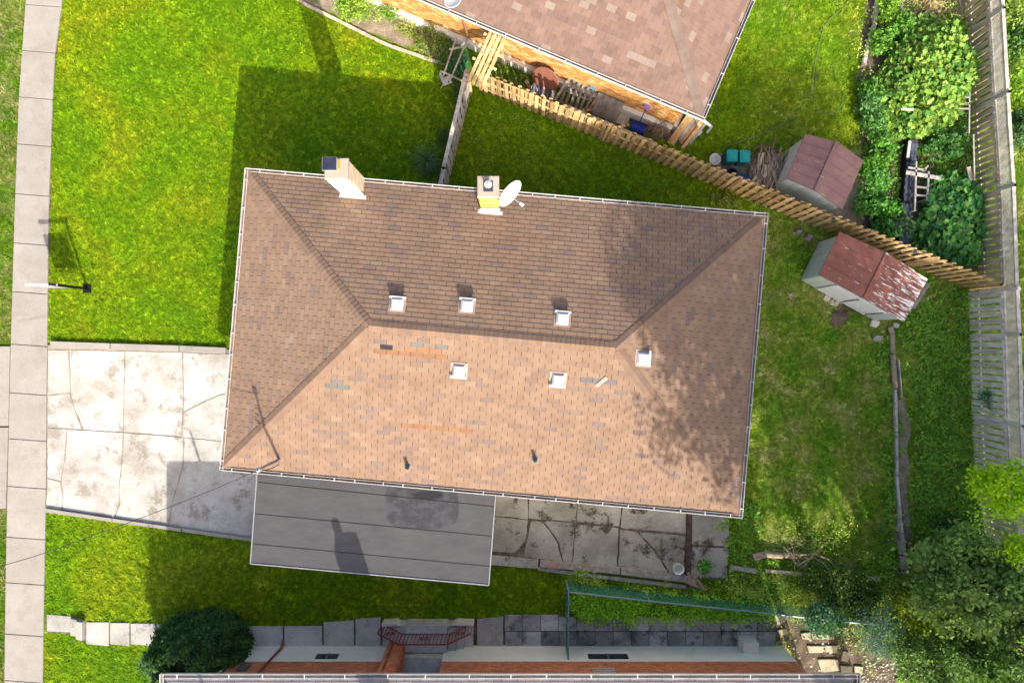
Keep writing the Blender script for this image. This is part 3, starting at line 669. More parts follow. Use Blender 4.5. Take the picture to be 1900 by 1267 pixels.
for px0, px1 in ((588, 630), (1090, 1164)):       # basement windows in cream frames
    x0, x1 = W(px0, 0, .8).x, W(px1, 0, .8).x; b = MB()
    b.abox(x0-.08, yw+.0, .62, x1+.08, yw+.05, .70, (1.2, 1.2, 1.15)); b.abox(x0-.08, yw, 1.18, x1+.08, yw+.05, 1.25, (1.2, 1.2, 1.15)); b.abox(x0-.08, yw, .7, x0, yw+.05, 1.18); b.abox(x1, yw, .7, x1+.08, yw+.05, 1.18)
    wn_ = b.build('basement_window', M_stucco, bh); MB().abox(x0, yw+.006, .7, x1, yw+.02, 1.18).build('pane', M_glass, wn_)
    xm = (x0+x1)/2; MB().abox(xm-.02, yw+.02, .7, xm+.02, yw+.045, 1.18, (.6, .6, .6)).build('mullion', M_metal, wn_)
# door recess, pier and step
xp0, xp1 = W(725, 0).x, W(757, 0).x
pr = MB()
for r in range(48):
    for k in range(3):
        z = .05+r*.078+.03; s = (r % 2)*.1
        x0 = max(xp0, xp0+k*.22-s); x1 = min(xp1, x0+.205)
        if x1 > x0+.02: pr.abox(x0, yw-.3, z-.033, x1, yw+.28, z+.033, tuple(v*rnd(.85, 1.15) for v in random.choice(RB)))
pr = pr.build('brick_pier', M_brick, bh); pr['kind'] = 'stuff'
MB().abox(xd0, yw-.8, 0, xd1, yw-.7, 3.3, (.5, .55, .62)).build('entrance_wall', M_paint, bh)
MB().abox(xp1+.2, yw-.69, .9, xd1-.2, yw-.62, 3.0, (.42, .47, .52)).build('door', M_paint, bh)
for k in range(4): MB().abox(xd0, yw-.7, .2+k*.0, xd1, yw-.02, .9).build('doorstep', M_path, bh) if k == 0 else None
# porch stairs
st = thing('porch_steps', W(795, 1172), 'grey concrete porch with steps descending at both ends in front of the red brick house', 'steps')
MB().abox(W(757, 0).x, yw+.02, 0, W(832, 0).x, W(0, 1147).y, .62, (.9, .9, .9)).build('platform', M_path, st)
for i, (a, b_, c, d) in enumerate(((711, 726, 833, 848), (726, 741, 848, 863), (741, 756, 863, 879))):
    for (x0, x1, hh) in ((a, b_, .15+.15*i), (c, d, .45-.15*i)):
        y1_ = W(0, 1149).y if i or x0 > 800 else W(0, 1152).y
        MB().abox(W(x0, 0).x, yw+.02, 0, W(x1, 0).x-.01, y1_, hh, (rnd(.8, .95),)*3).build('step', M_path, st)
MB().prism(wob([W(713, 1147).xy, W(738, 1146).xy, W(752, 1153).xy, W(832, 1153).xy, W(850, 1146).xy, W(880, 1147).xy, W(880, 1150).xy, W(713, 1151).xy], .3, .01), 0, .5, (1.15, 1.12, 1.05)).build('side_wall', M_path, st)
rl = thing('porch_railing', W(795, 1150), 'dark red wrought-iron railing with scrollwork on the concrete porch', 'railing')
RPTS = [(712, 1151, .15), (752, 1160, .62), (757, 1160, .62), (832, 1160, .62), (838, 1160, .62), (877, 1151, .15)]
RC = (.20, .035, .04)
rp = [W(p[0], p[1], 0) for p in RPTS]; rp = [Vector((v.x, v.y, p[2])) for v, p in zip(rp, RPTS)]
up = Vector((0, 0, .95)); t_ = MB(); t_.tube([p+up for p in rp], .028, 6, RC); t_.tube([p+up*.14 for p in rp], .016, 6, RC); t_.build('handrail', M_paint, rl)
me = None
for a, b_ in ((rp[0], rp[1]), (rp[1], rp[4]), (rp[4], rp[5])):
    n_ = max(2, int((b_-a).length/.13))
    for k in range(n_+1):
        p = a.lerp(b_, k/n_)
        MB().beam(p+up*.05, p+up, .022 if k else .035, .022 if k else .035, (1, 0, 0), RC).build('baluster', M_paint, rl)
for p in (rp[0].lerp(rp[1], .5), rp[2].lerp(rp[3], .5), rp[4].lerp(rp[5], .5)):
    s_ = MB()
    for sg in (-1, 1):
        for s2_ in (-1, 1):
            pts = [p+up*.52+Vector((sg*.09*(1-math.cos(a)*(1-a/9)), 0, s2_*.11*math.sin(a)*(1-a/9)+s2_*.02)) for a in [i*.5 for i in range(13)]]; s_.tube(pts, .011, 5, RC)
    s_.build('scroll', M_paint, rl)
# downpipes, wall box, basement vent, chimney and mast of the bottom house
MB().tube([W(452, 1200, 0)+Vector((0, .03, .1)), Vector((W(452, 0).x, yw+.04, 3.4)), Vector((W(452, 0).x, yw+.25, 3.95))], .045, 8).build('downpipe', M_white, bh)
MB().tube([Vector((W(527, 0).x, yw+.25, .12)), Vector((W(527, 0).x, yw+.04, .3)), Vector((W(527, 0).x-.25, yw+.04, 3.3)), Vector((W(527, 0).x-.25, yw+.3, 3.95))], .05, 8, (.28, .08, .06)).build('downpipe', M_paint, bh)
MB().tube([Vector((xl+.05, yw+.03, 2.6)), Vector((xl+1.1, yw+.03, 2.6))], .025, 6).build('conduit', M_white, bh)
MB().abox(W(433, 0).x+.9, yw+.0, 1.5, W(433, 0).x+1.25, yw+.08, 2.0, (.12, .1, .1)).build('meter_box', M_paint, bh)
b = MB(); 
for k in range(7): b.abox(W(1104, 0, 2.5).x, yw+.015, 1.75+k*.16, W(1146, 0, 2.5).x, yw+.03, 1.85+k*.16, (.62, .5, .47))
b.build('repaired_bricks', M_mortar, bh)
MB().abox(W(1430, 0, 2).x, yw, 2.3, W(1438, 0, 2).x, yw+.12, 2.75).build('wall_vent', M_white, bh)
MB().abox(W(1368, 0).x, yw+.02, .05, W(1395, 0).x, yw+.42, .72, (.98, .95, .95)).build('window_well_cover', M_stucco, bh)
kk = (50); cx, cy = 0, 0
def gp(x, y): return (x/50, -y/50)
cx, cy = gp(-190, 600)
cb = MB().abox(cx-.36, cy-.36, 4.2, cx+.36, cy+.36, 6.45, (.9, .5, .4)).build('chimney', M_mortar, bh)
MB().tube([(cx-.12, cy, 6.4), (cx-.12, cy, 6.95)], .14, 12).build('flue_pipe', M_metal, cb)
cx, cy = gp(-476, 539); MB().tube([(cx, cy, 3.9), (cx, cy, 5.3)], .045, 8).build('service_mast', M_metal, bh)
# ================================================================ FENCES
def V3(v, z): return Vector((v.x, v.y, z))
def gcol(a, b, w=1.0): f = rnd(a, b); return (f, f*rnd(.95, 1.03)*(.5+.5*w), f*rnd(.9, 1.03)*w)
def picket_mesh(mat, w, h, t, dog=False, col=(1, 1, 1)):
    b = MB(); x = w/2
    if dog: vs = [(-x, 0), (x, 0), (x, h-.04), (x*.45, h), (-x*.45, h), (-x, h-.04)]
    else: vs = [(-x, 0), (x, 0), (x, h), (-x, h)]
    n = len(vs); b.add([(p[0], -t/2, p[1]) for p in vs]+[(p[0], t/2, p[1]) for p in vs], [tuple(range(n)), tuple(range(n, 2*n))[::-1]]+[(i, i+n, (i+1) % n+n, (i+1) % n) for i in range(n)], col)
    return b.mesh('picket', mat)
def fence(name, pts, h, mat, pitch, w, label, group=None, both=False, cap=False, posts=2.4, rails=(.25, .9, 1.55), cols=5, lo=.75, hi=1.2, lattice=0, gate=None, side=1, posth=.08, zb=0.03, warm=1.0):
    p0 = Vector(pts[0]); mid = Vector(pts[len(pts)//2]); th = thing(name, V3(mid, 0), label, 'fence', group)
    ms = [picket_mesh(mat, w, h-lattice-zb, .02, both, gcol(lo, hi, warm)) for _ in range(cols)]
    for a, b_ in zip(pts, pts[1:]):
        a, b_ = V3(Vector(a), 0), V3(Vector(b_), 0); d = (b_-a).normalized(); Ln = (b_-a).length; nrm = Vector((-d.y, d.x, 0)); N = int(Ln/pitch)
        for k in range(N):
            s = -1 if (both and k % 2) else 1
            lean = rnd(-.028, .028); z = Vector((lean, rnd(-.008, .008), 1)).normalized(); x = d; y = z.cross(x).normalized(); x = y.cross(z)
            piece('picket', random.choice(ms), frame(a+d*(k+.5)*pitch+nrm*(.035*s*side)+Vector((0, 0, zb+rnd(-.025, .02))), x, y, z), th)
        for r in rails:
            MB().beam(a+Vector((0, 0, r)), b_+Vector((0, 0, r)), .038, .085, col=gcol(lo, hi)).build('rail', mat, th)
        np_ = max(1, int(round(Ln/posts)))
        for k in range(np_+1):
            p = a+d*(Ln*k/np_); MB().beam(p, p+Vector((0, 0, h+posth)), .09, .09, d, gcol(lo, hi)).build('post', mat, th)
            if lattice and k < np_:
                q = a+d*(Ln*(k+1)/np_); b = MB(); z0, z1 = h-lattice, h; n_ = int((q-p).length/.085)
                for i in range(-4, n_+1):
                    for sg in (1, -1):
                        s0, s1 = i*.085, i*.085+lattice
                        za, zb_ = (z0, z1) if sg > 0 else (z1, z0)
                        c0_, c1_ = max(s0, 0), min(s1, (q-p).length)
                        if c1_-c0_ < .02: continue
                        f0, f1 = (c0_-s0)/(s1-s0), (c1_-s0)/(s1-s0)
                        b.beam(p+d*c0_+Vector((0, 0, za+(zb_-za)*f0))+nrm*.006*sg, p+d*c1_+Vector((0, 0, za+(zb_-za)*f1))+nrm*.006*sg, .006, .026, nrm, gcol(lo, hi))
                b.build('lattice_panel', mat, th)
                MB().beam(p+d*.05+Vector((0, 0, z0)), q-d*.05+Vector((0, 0, z0)), .07, .05, col=gcol(lo, hi)).build('lattice_frame', mat, th)
                MB().beam(p-d*.01+Vector((0, 0, z1)), q+d*.01+Vector((0, 0, z1)), .12, .04, col=gcol(.6*hi, .8*hi)).build('cap_rail', mat, th)
    return th
f1a, f1b = W(893, 168), W(1799, 536)
fence('board_fence', [f1a, f1b], 1.8, M_wood, .142, .135, 'long new yellow cedar board-on-board fence running diagonally behind the bungalow', both=True, rails=(.3, .95, 1.6), cols=9, lo=.62, hi=1.2, posth=-.04)
fence('picket_fence', [W(873, 167), W(832, 335), W(824, 372)], 1.72, M_grey, .185, .125, 'short weathered grey picket fence from the arbour down to the bungalow eave', lo=.95, hi=1.35, cap=False, side=1)
pf = bpy.data.objects['picket_fence']
for a, b_ in (((872, 165), (832, 333)), ((832, 335), (824, 372))): MB().beam(V3(W(*a), 1.76), V3(W(*b_), 1.76), .13, .035, col=gcol(1.2, 1.4)).build('cap_rail', M_grey, pf)
sec1 = [W(1788, -60), W(1794, 62), W(1802, 206), W(1812, 366), W(1818, 540)]
fence('lattice_fence', sec1, 1.84, M_grey, .235, .168, 'brownish picket fence with lattice top at the upper right edge', 'lattice-topped fences at the right edge', lattice=.6, rails=(.25, 1.1), lo=1.25, hi=1.9, cap=True, side=-1, warm=.66)
sec2 = [W(1797, 545), W(1800, 622), W(1804, 775), W(1809, 890), W(1828, 1000)]
fence('lattice_fence', sec2, 2.42, M_grey, .235, .168, 'bleached grey picket fence with lattice top below the cedar fence end', 'lattice-topped fences at the right edge', lattice=.62, rails=(.5, 1.65), lo=1.5, hi=1.95, cap=True, side=-1)
# planks and arbour at the fence corner
ab = thing('garden_arbour', W(885, 160), 'yellow lumber arbour top where the grey and cedar fences meet', 'arbour')
for k, (a, b_) in enumerate((((911, 60), (869, 152)), ((919, 64), (877, 157)), ((927, 68), (885, 161)), ((936, 72), (893, 166)))):
    MB().beam(W(*a, 2.12), W(*b_, 2.12), .11, .05, col=gcol(1.15, 1.4)).build('rafter', M_wood, ab)
for (a, b_) in (((898, 63), (944, 84)), ((888, 85), (932, 106)), ((877, 108), (921, 130)), ((864, 138), (909, 160))):
    MB().beam(W(*a, 2.06), W(*b_, 2.06), .07, .06, col=gcol(1.1, 1.35)).build('crossbar', M_wood, ab)
for a in ((868, 133), (908, 72), (932, 83)):
    p = W(*a, 2.0); MB().beam((p.x, p.y, 0), p, .09, .09, (1, 0, 0), gcol(.9, 1.2)).build('post', M_wood, ab)
tr = thing('trellis', W(838, 120), 'grey wooden trellis frame leaning over plants left of the arbour', 'trellis')
for a, b_, za, zb_ in (((846, 72), (823, 140), .9, .9), ((858, 96), (835, 150), .9, .9), ((834, 92), (868, 86), .92, .92), ((818, 132), (860, 152), .92, .92), ((868, 70), (858, 96), .9, .9), ((846, 72), (846, 76), .9, 0), ((822, 142), (824, 138), .9, 0)):
    MB().beam(W(*a, za), W(*b_, zb_), .055, .04, col=gcol(1.0, 1.3)).build('slat', M_grey, tr)
gc = thing('garden_chair', W(828, 153), 'small white folding chair lying among plants by the trellis', 'chair')
p = W(829, 150, .2)
MB().box(p, (.16, .05, .02), (-.04, .14, 0), (0, 0, .015)).build('seat', M_white, gc); MB().box(p+Vector((-.2, .1, .08)), (.03, .02, .12), (-.05, .14, 0), (.01, 0, .004)).build('backrest', M_white, gc)
for dx, dy in ((-.12, -.12), (.14, -.08), (-.14, .12), (.12, .16)): MB().tube([p+Vector((dx, dy, 0)), p+Vector((dx*1.9, dy*1.7, -.18))], .015, 6).build('leg', M_white, gc)

# green chain link fence with privacy netting
gf = thing('wire_fence', W(1240, 1110), 'green mesh wire fence with pale steel rail above the garden path', 'fence')
TEAL = (.45, .85, .85)
net = NT('green_netting'); net.done(net.mix(1.0, net.ramp(net.noise(3, 4), [(.3, .7), (.7, 1.2)]), (.03, .20, .15), 'MULTIPLY'), .7, .2)
tb = net.n('ShaderNodeBsdfTransparent'); mxn = net.n('ShaderNodeMixShader')
wv = [net.n('ShaderNodeTexWave', wave_type='BANDS', bands_direction=d) for d in ('X', 'Z')]
for w_ in wv: w_.inputs['Scale'].default_value = 9; net.set(w_.inputs[0], net.pos)
mxn.inputs[0].default_value = .36; net.t.links.new(tb.outputs[0], mxn.inputs[1]); net.t.links.new(net.b.outputs[0], mxn.inputs[2]); net.t.links.new(mxn.outputs[0], net.out.inputs[0]); M_net = net.m
hz = 1.12; k = (H-hz)/H
def G(px, py): return 950+(px-950)*k, 633.5+(py-633.5)*k
top = [(1055, 1098), (1206, 1115), (1430, 1138), (1560, 1152), (1622, 1158)]; bs = [G(*t) for t in top]
for a, b_ in zip(bs, bs[1:]):
    A_, B_ = W(*a), W(*b_); MB().beam(V3(A_, hz/2+.02), V3(B_, hz/2+.02), .008, hz-.06).build('netting', M_net, gf)
    MB().tube([V3(A_, hz), V3(B_, hz)], .028, 8, (.62, .80, .84)).build('rail', M_metal, gf)
for a in bs: MB().tube([W(*a), V3(W(*a), hz+.04)], .03, 8, (.5, .75, .72)).build('post', M_metal, gf)
A_, B_ = W(*bs[0]), Vector((W(1053, 0).x-.0, yw+.03, 0)); B_.x = W(1050, 0).x
MB().beam(V3(A_, hz/2+.02), V3(B_, hz/2+.02), .008, hz-.06).build('netting', M_net, gf)
MB().tube([V3(A_, hz), V3(B_, hz)], .028, 8, TEAL).build('rail', M_metal, gf)
MB().tube([V3(A_, .1), V3(B_, .1)], .02, 8, TEAL).build('rail', M_metal, gf)
for t in (.0, .55, 1.0): p = A_.lerp(B_, t); MB().tube([p, V3(p, hz+.03)], .035, 8, TEAL).build('post', M_metal, gf)

# ================================================================ SHEDS
def rust(name, base, lite, scale, dirv, amt, patch=None):
    M = NT(name); ang = math.atan2(dirv.y, dirv.x)
    v = M.vec((1, 1, 1), rot=0); mp = M.n('ShaderNodeMapping', vector_type='TEXTURE'); M.set(mp.inputs[0], M.pos); mp.inputs['Rotation'].default_value = (0, 0, ang); mp.inputs['Scale'].default_value = (1/scale[0], 1/scale[1], 1)
    c = M.ramp(M.noise(1.4, 6, .6), [(.3, base[0]), (.7, base[1])])
    c = M.mix(M.ramp(M.noise(2.3, 5, .7), [(.55, 0), (.75, .6)]), c, base[2])
    s = M.noise(1.0, 4, .75, mp.outputs[0])
    if patch:
        x, y, z = M.sep(); q, dd, wdt = patch
        along = M.math('ADD', M.math('MULTIPLY', M.math('SUBTRACT', x, q.x), dd.x/wdt), M.math('MULTIPLY', M.math('SUBTRACT', y, q.y), dd.y/wdt), True)
        s = M.math('ADD', s, M.math('MULTIPLY', along, .17))
    c = M.mix(M.ramp(s, [(amt, 0), (amt+.015, 1)]), c, lite)
    M.bump(M.noise(40, 4, .7), .25, .006); return M.done(c, .6, .3)
def shed(name, quad, ridge, ze_, zr_, label, mrust, wallcol, nl=5, doors=None, inset=.07):
    TL, TR, BR, BL = (W(*p, ze_) for p in quad); RA, RB_ = W(*ridge[0], zr_), W(*ridge[1], zr_)     # ridge from the top edge to the bottom edge
    c = (TL+TR+BR+BL)/4; sh = thing(name, V3(c, 0), label, 'shed')
    for nm, P in (('roof_panel', [TL, RA, RB_, BL]), ('roof_panel', [RA, TR, BR, RB_])):
        up = Vector((0, 0, .012)); b = MB().add([p+up for p in P]+[p-Vector((0, 0, .03)) for p in P], [(0, 3, 2, 1), (0, 1, 5, 4), (1, 2, 6, 5), (2, 3, 7, 6), (3, 0, 4, 7), (4, 5, 6, 7)])
        rp_ = b.build(nm, mrust, sh)
        for k in range(1, nl):                                     # standing seams running down the slope
            a, b_ = P[0].lerp(P[3], k/nl), P[1].lerp(P[2], k/nl); MB().beam(a+Vector((0, 0, .022)), b_+Vector((0, 0, .022)), .02, .018).build('seam', mrust, rp_)
    d = (RB_-RA).normalized(); MB().beam(RA+Vector((0, 0, .03))-d*.01, RB_+Vector((0, 0, .03))+d*.01, .14, .02).build('ridge_strip', mrust, sh)
    q = [p.lerp(c, inset) for p in (TL, TR, BR, BL)]; q = [V3(p, 0) for p in q]
    ra, rb_ = V3((q[0]+q[1])/2, 0), V3((q[3]+q[2])/2, 0)
    ra = V3(RA.lerp(c, inset), 0); rb_ = V3(RB_.lerp(c, inset), 0)
    def wall(pl, tops):                                             # corrugated: ribs every .25 m
        for (a, b_, ha, hb) in pl:
            dd = (b_-a).normalized(); Ln = (b_-a).length; o = Vector((dd.y, -dd.x, 0))
            if o.dot(a-V3(c, 0)) < 0: o = -o
            n_ = max(1, int(Ln/.28)); 
            for k in range(n_):
                s0, s1 = k/n_, (k+1)/n_; h0, h1 = ha+(hb-ha)*s0, ha+(hb-ha)*s1; b = MB(); f = rnd(.93, 1.05); P0, P1 = a.lerp(b_, s0)+dd*.006, a.lerp(b_, s1)-dd*.006
                vs = [P0, P1, P1+Vector((0, 0, h1)), P0+Vector((0, 0, h0))]; b.add([v+o*.014 for v in vs]+[v-o*.01 for v in vs], [(0, 1, 2, 3), (1, 5, 6, 2), (4, 0, 3, 7), (5, 4, 7, 6)], tuple(x*f for x in wallcol)); b.build('wall_panel', M_paint, sh)
            MB().beam(a+Vector((0, 0, .03)), b_+Vector((0, 0, .03)), .04, .07, col=tuple(x*.8 for x in wallcol)).build('sill', M_paint, sh)
            b = MB(); P0, P1 = a+Vector((0, 0, .05)), b_+Vector((0, 0, .05)); vs = [P0, P1, P1+Vector((0, 0, hb-.06)), P0+Vector((0, 0, ha-.06))]; b.add([v-o*.004 for v in vs]+[v-o*.012 for v in vs], [(0, 1, 2, 3), (4, 7, 6, 5)], tuple(x*.5 for x in wallcol)); b.build('wall_backing', M_paint, sh)
    e_, r_ = ze_-.03, zr_-.05
    wall([(q[0], q[3], e_, e_), (q[1], q[2], e_, e_), (q[3], rb_, e_, r_), (rb_, q[2], r_, e_), (q[0], ra, e_, r_), (ra, q[1], r_, e_)], None)
    return sh, q, rb_
m1_ = rust('rusty_mauve_tin', [(.21, .11, .10), (.29, .165, .15), (.38, .23, .15)], (.62, .48, .26), (1.6, 13), (W(1603, 300)-W(1494, 249)).normalized(), .66)
m2_ = rust('rusty_peeling_tin', [(.23, .08, .055), (.29, .115, .08), (.34, .16, .11)], (.80, .78, .74), (2.4, 15), (W(1677, 596)-W(1519, 510)).normalized(), .66, (W(1560, 480), (W(1700, 560)-W(1560, 480)).normalized(), 2.6))
shed('garden_shed', [(1494, 249), (1602, 298), (1563, 389), (1458, 331)], [(1553, 264), (1513, 355)], 1.6, 1.82, 'pale tin shed with mauve rusty roof beside the stick pile and garden', m1_, (.58, .66, .68))
s2_, q_, rb_ = shed('garden_shed', [(1558, 430), (1721, 518), (1677, 597), (1519, 510)], [(1646, 470), (1604, 554)], 1.72, 1.9, 'long tin shed with white doors and peeling rusty red roof against the cedar fence', m2_, (.50, .58, .58), nl=4)
dd = (q_[2]-q_[3]).normalized(); o = Vector((dd.y, -dd.x, 0)); Ln = (q_[2]-q_[3]).length
if o.dot(q_[3]-V3(rb_, 0)+Vector((0, -1, 0))) < 0: o = -o
for a, b_, z1 in ((.20, .53, 1.68), (.53, .84, 1.68)):
    P0, P1 = q_[3]+dd*Ln*a, q_[3]+dd*Ln*b_; dr = MB().beam(P0+o*.05+Vector((0, 0, z1/2+.04)), P1+o*.05+Vector((0, 0, z1/2+.04)), .025, z1-.1, col=(.72, .74, .78)).build('door', M_paint, s2_)
    MB().beam(P1+o*.075+Vector((0, 0, .3))-dd*.05, P1+o*.075+Vector((0, 0, 1.5))-dd*.05, .03, .03, (1, 0, 0), (.06, .06, .06)).build('door_edge', M_paint, dr)
MB().beam(q_[3]+dd*Ln*.56+o*.08+Vector((0, 0, .10)), q_[3]+dd*Ln*.8+o*.08+Vector((0, 0, .10)), .04, .04, col=(.05, .05, .05)).build('door_track', M_paint, s2_)
bd = MB().beam(W(1722, 528, 1.2), W(1694, 572, 1.2), .12, .04, col=(.6, .62, .6)).build('shed_trim', M_grey, s2_)

def solo(b, name, mat, label, cat, group=None, smooth=False): return tag(b.build(name, mat, None, smooth), label, cat, group)
# stones beside the sheds
for i, (p, s, lb) in enumerate([((1480, 430), .20, 'square grey concrete block against the cedar fence, nearer the bungalow'), ((1498, 440), .20, 'square grey concrete block against the cedar fence, nearer the long shed'), ((1533, 553), .17, 'pale flagstone under the shed door, left one'), ((1547, 562), .19, 'pale flagstone under the shed door, right one by the dark soil patch'),
     ((1622, 600), .2, 'round grey fieldstone at the lower edge of the long shed'), ((1661, 604), .16, 'pale rounded stone at the top of the log edging'), ((1716, 556), .16, 'pale stone behind the right end of the long shed'), ((1628, 628), .22, 'flat mossy stone sunk in the grass below the long shed')]):
    c = W(*p); pl = [(c.x+s*math.cos(a+.6)*rnd(.85, 1.1), c.y+s*.75*math.sin(a+.6)*rnd(.85, 1.1)) for a in [k*math.pi/4+(math.pi/8 if k % 2 else 0) for k in range(8)]]
    f = rnd(1.2, 1.8) if i not in (0, 1, 7) else .9; solo(MB().prism(pl, 0, .09, (f, f, f*.97), bev=.03), 'stone', M_patio, lb, 'stone', 'loose stones around the sheds')
# bins, buckets, blue box
def bucket(px, py, r, h, label, col, mat=M_paint, inner=None, name='bucket'):
    c = W(px, py); b = thing(name, c, label, 'bucket', None)
    MB().lathe(c, [(0, .01), (r*.82, .01), (r, h), (r+.018, h), (r+.018, h-.03), (r*1.0, h-.035), (r*.84, 0), (0, 0)], 20, col).build('shell', mat, b, True)
    MB().lathe(c, [(r*.95, h*.55), (0, h*.56)], 20, inner or (.25, .24, .2)).build('contents', M_paint, b)
    MB().tube([c+Vector((math.cos(t)*r*1.04, math.sin(t)*r*1.04, h-.04-.1*math.sin(t))) for t in [i*math.pi/8 for i in range(9)]], .006, 5, (.5, .5, .5)).build('handle', M_metal, b); return b
bucket(1322, 300, .19, .34, 'white nested buckets standing left of the teal bins', (.78, .78, .76), inner=(.6, .6, .56))
bucket(1255, 1050, .19, .36, 'white bucket with greenish water at the lower right patio corner', (.80, .80, .77), inner=(.48, .52, .36))
def bin_(px, py, w, d, h, label, col, lid):
    c = W(px, py); t = thing('storage_bin', c, label, 'bin', 'lidded teal bins by the fence' if 'teal' in label else None)
    MB().prism([(c.x-w*.44, c.y-d*.44), (c.x+w*.44, c.y-d*.44), (c.x+w*.44, c.y+d*.44), (c.x-w*.44, c.y+d*.44)], 0, h, col, bev=.01).build('tub', M_paint, t)
    L_ = MB().prism([(c.x-w/2, c.y-d/2+.04), (c.x-w/2+.04, c.y-d/2), (c.x+w/2-.04, c.y-d/2), (c.x+w/2, c.y-d/2+.04), (c.x+w/2, c.y+d/2-.04), (c.x+w/2-.04, c.y+d/2), (c.x-w/2+.04, c.y+d/2), (c.x-w/2, c.y+d/2-.04)], h, h+.05, lid, bev=.02).build('lid', M_paint, t)
    MB().abox(c.x-w*.32, c.y-d*.32, h+.05, c.x+w*.32, c.y+d*.32, h+.062, tuple(x*1.12 for x in lid)).build('lid_panel', M_paint, L_)
    for sx in (-1, 1): MB().abox(c.x+sx*.05-.02, c.y+d/2-.01, h-.02, c.x+sx*.05+.02, c.y+d/2+.03, h+.03, tuple(x*.8 for x in lid)).build('hinge', M_paint, t)
bin_(1348, 298, .41, .44, .62, 'teal lidded compost bin, the one nearer the white buckets', (.012, .15, .15), (.015, .27, .265))
bin_(1371, 299, .39, .44, .62, 'teal lidded compost bin, the one nearer the stick pile', (.012, .15, .15), (.015, .26, .255))
bb_ = thing('tool_box', W(1369, 336), 'dark blue plastic box with white handle below the teal bins', 'box')
c = W(1369, 336)
MB().box(c+Vector((0, 0, .14)), (.28, -.05, 0), (.03, .17, 0), (0, 0, .14), (.02, .05, .20)).build('body', M_paint, bb_); MB().box(c+Vector((0, 0, .30)), (.29, -.05, 0), (.03, .18, 0), (0, 0, .02), (.02, .06, .24)).build('lid', M_paint, bb_)
MB().tube([c+Vector((-.02, .06, .32)), c+Vector((0, .07, .38)), c+Vector((.03, -.03, .38)), c+Vector((.03, -.06, .32))], .012, 6, (.9, .9, .9)).build('handle', M_paint, bb_)
solo(MB().lathe(W(1352, 326), [(.0, .0), (.19, .0), (.21, .4), (.17, .4), (.16, .05), (0, .05)], 16, (.03, .05, .09)), 'round_tub', M_paint, 'dark empty round tub left of the blue box', 'tub')
# stick heaps
def sticks(label, px, py, ang, spread, n, ln, wid, hgt, r=.012, col=(1.6, 1.5, 1.4), cat='branch pile', name='branch_pile', fan=False):
    b = MB(); c = W(px, py)
    for _ in range(n):
        a = math.radians(ang)+random.gauss(0, spread); L_ = ln*rnd(.5, 1); z = rnd(.02, hgt); d = Vector((math.cos(a), math.sin(a), rnd(-.12, .12)))
        m_ = c+Vector((random.gauss(0, wid*.4), random.gauss(0, wid*.4), z))
        if fan: m_ = c+d*L_*.5+Vector((rnd(-.1, .1), rnd(-.1, .1), z))
        bend = Vector((rnd(-.06, .06), rnd(-.06, .06), rnd(-.03, .05))); f = rnd(.6, 1.3); rr = r*rnd(.6, 1.5)
        pts = [m_-d*L_/2, m_+bend, m_+d*L_/2]
        for q in pts: q.z = max(q.z, .015)
        b.tube(pts, [rr*1.2, rr, rr*.6], 5, tuple(x*f for x in col))
    return tag(b.build(name, M_bark), label, cat)
sticks('heap of cut grey sticks between the blue box and the mauve-roofed shed', 1421, 322, 82, .35, 300, 1.0, .62, .55, .015, (2.6, 2.45, 2.3))
solo(MB().tube([W(1388, 345, .12), W(1397, 318, .2), W(1406, 298, .22)], [.12, .15, .16], 10, (1.7, 1.6, 1.25)), 'log', M_bark, 'thick pale log standing along the left of the stick heap', 'log')
sticks('loose brown twigs on top of the stick heap', 1425, 290, 10, .6, 50, .7, .5, .3, .008, (1.5, 1.1, .8))
sticks('grey brush bundle by the lower end of the orange brick wall', 1222, 240, 60, .8, 190, .75, .34, .55, .007, (1.9, 1.7, 1.5))
sticks('long pile of dead stalks beside the timber edging at the right', 1694, 1035, 92, .16, 110, 1.3, .45, .35, .010, (1.3, 1.0, .8))
sticks('dry white twigs over the fallen branch', 1470, 1022, 150, .9, 28, 1.1, .6, .5, .007, (2.3, 2.1, 1.9))
sticks('sun-bleached dry stalks at the top of the garden', 1722, 18, 60, .9, 110, .8, .9, .5, .006, (3.0, 2.4, 1.7))
# clutter between brick house and cedar fence
tbl = thing('tilted_table', W(1010, 165), 'rusty brown round tabletop tilted over a grey striped tub', 'table')
c = W(1012, 147, .85); ax = Vector((-.42, -.86, .42)).normalized()
MB().lathe(c, [(0, 0), (.50, 0), (.52, .01), (.50, .03), (0, .03)], 24, (.21, .09, .06), ax).build('tabletop', M_paint, tbl)
MB().tube([c, V3(c, 0)+Vector((.05, .1, 0))], .03, 8, (.2, .1, .07)).build('leg', M_paint, tbl)
tb_ = thing('round_tub', W(1008, 178), 'grey striped round tub behind the cedar fence under the brown tabletop', 'tub')
c = W(1006, 180); MB().lathe(c, [(0, .02), (.42, .02), (.46, .5), (.43, .5), (.38, .08), (0, .1)], 20, (.30, .32, .38)).build('shell', M_paint, tb_)
for k in range(5): MB().beam(c+Vector((-.34+k*.17, -.3, .52)), c+Vector((-.30+k*.17, .3, .52)), .07, .02, col=(.08, .09, .12) if k % 2 else (.6, .62, .68)).build('strap', M_paint, tb_)
def pallet(name, corner, dx, dy, n, mat, label, t0=.10, t1=1.05, w=.10):
    # leans on the wall: corner low edge
    th = thing(name, V3(corner, 0), label, 'pallet'); c = Vector(corner)
    nn = dx.cross(dy).normalized()
    for k in range(n): p = c+dx*((k+.5)/n); MB().beam(p+nn*.05, p+dy+nn*.05, w, .02, nn, gcol(.55, .8)).build('slat', mat, th)
    for t in (.04, .5, .96): p = c+dy*t; MB().beam(p, p+dx, .09, .08, nn, gcol(.5, .7)).build('stringer', mat, th)
    return th
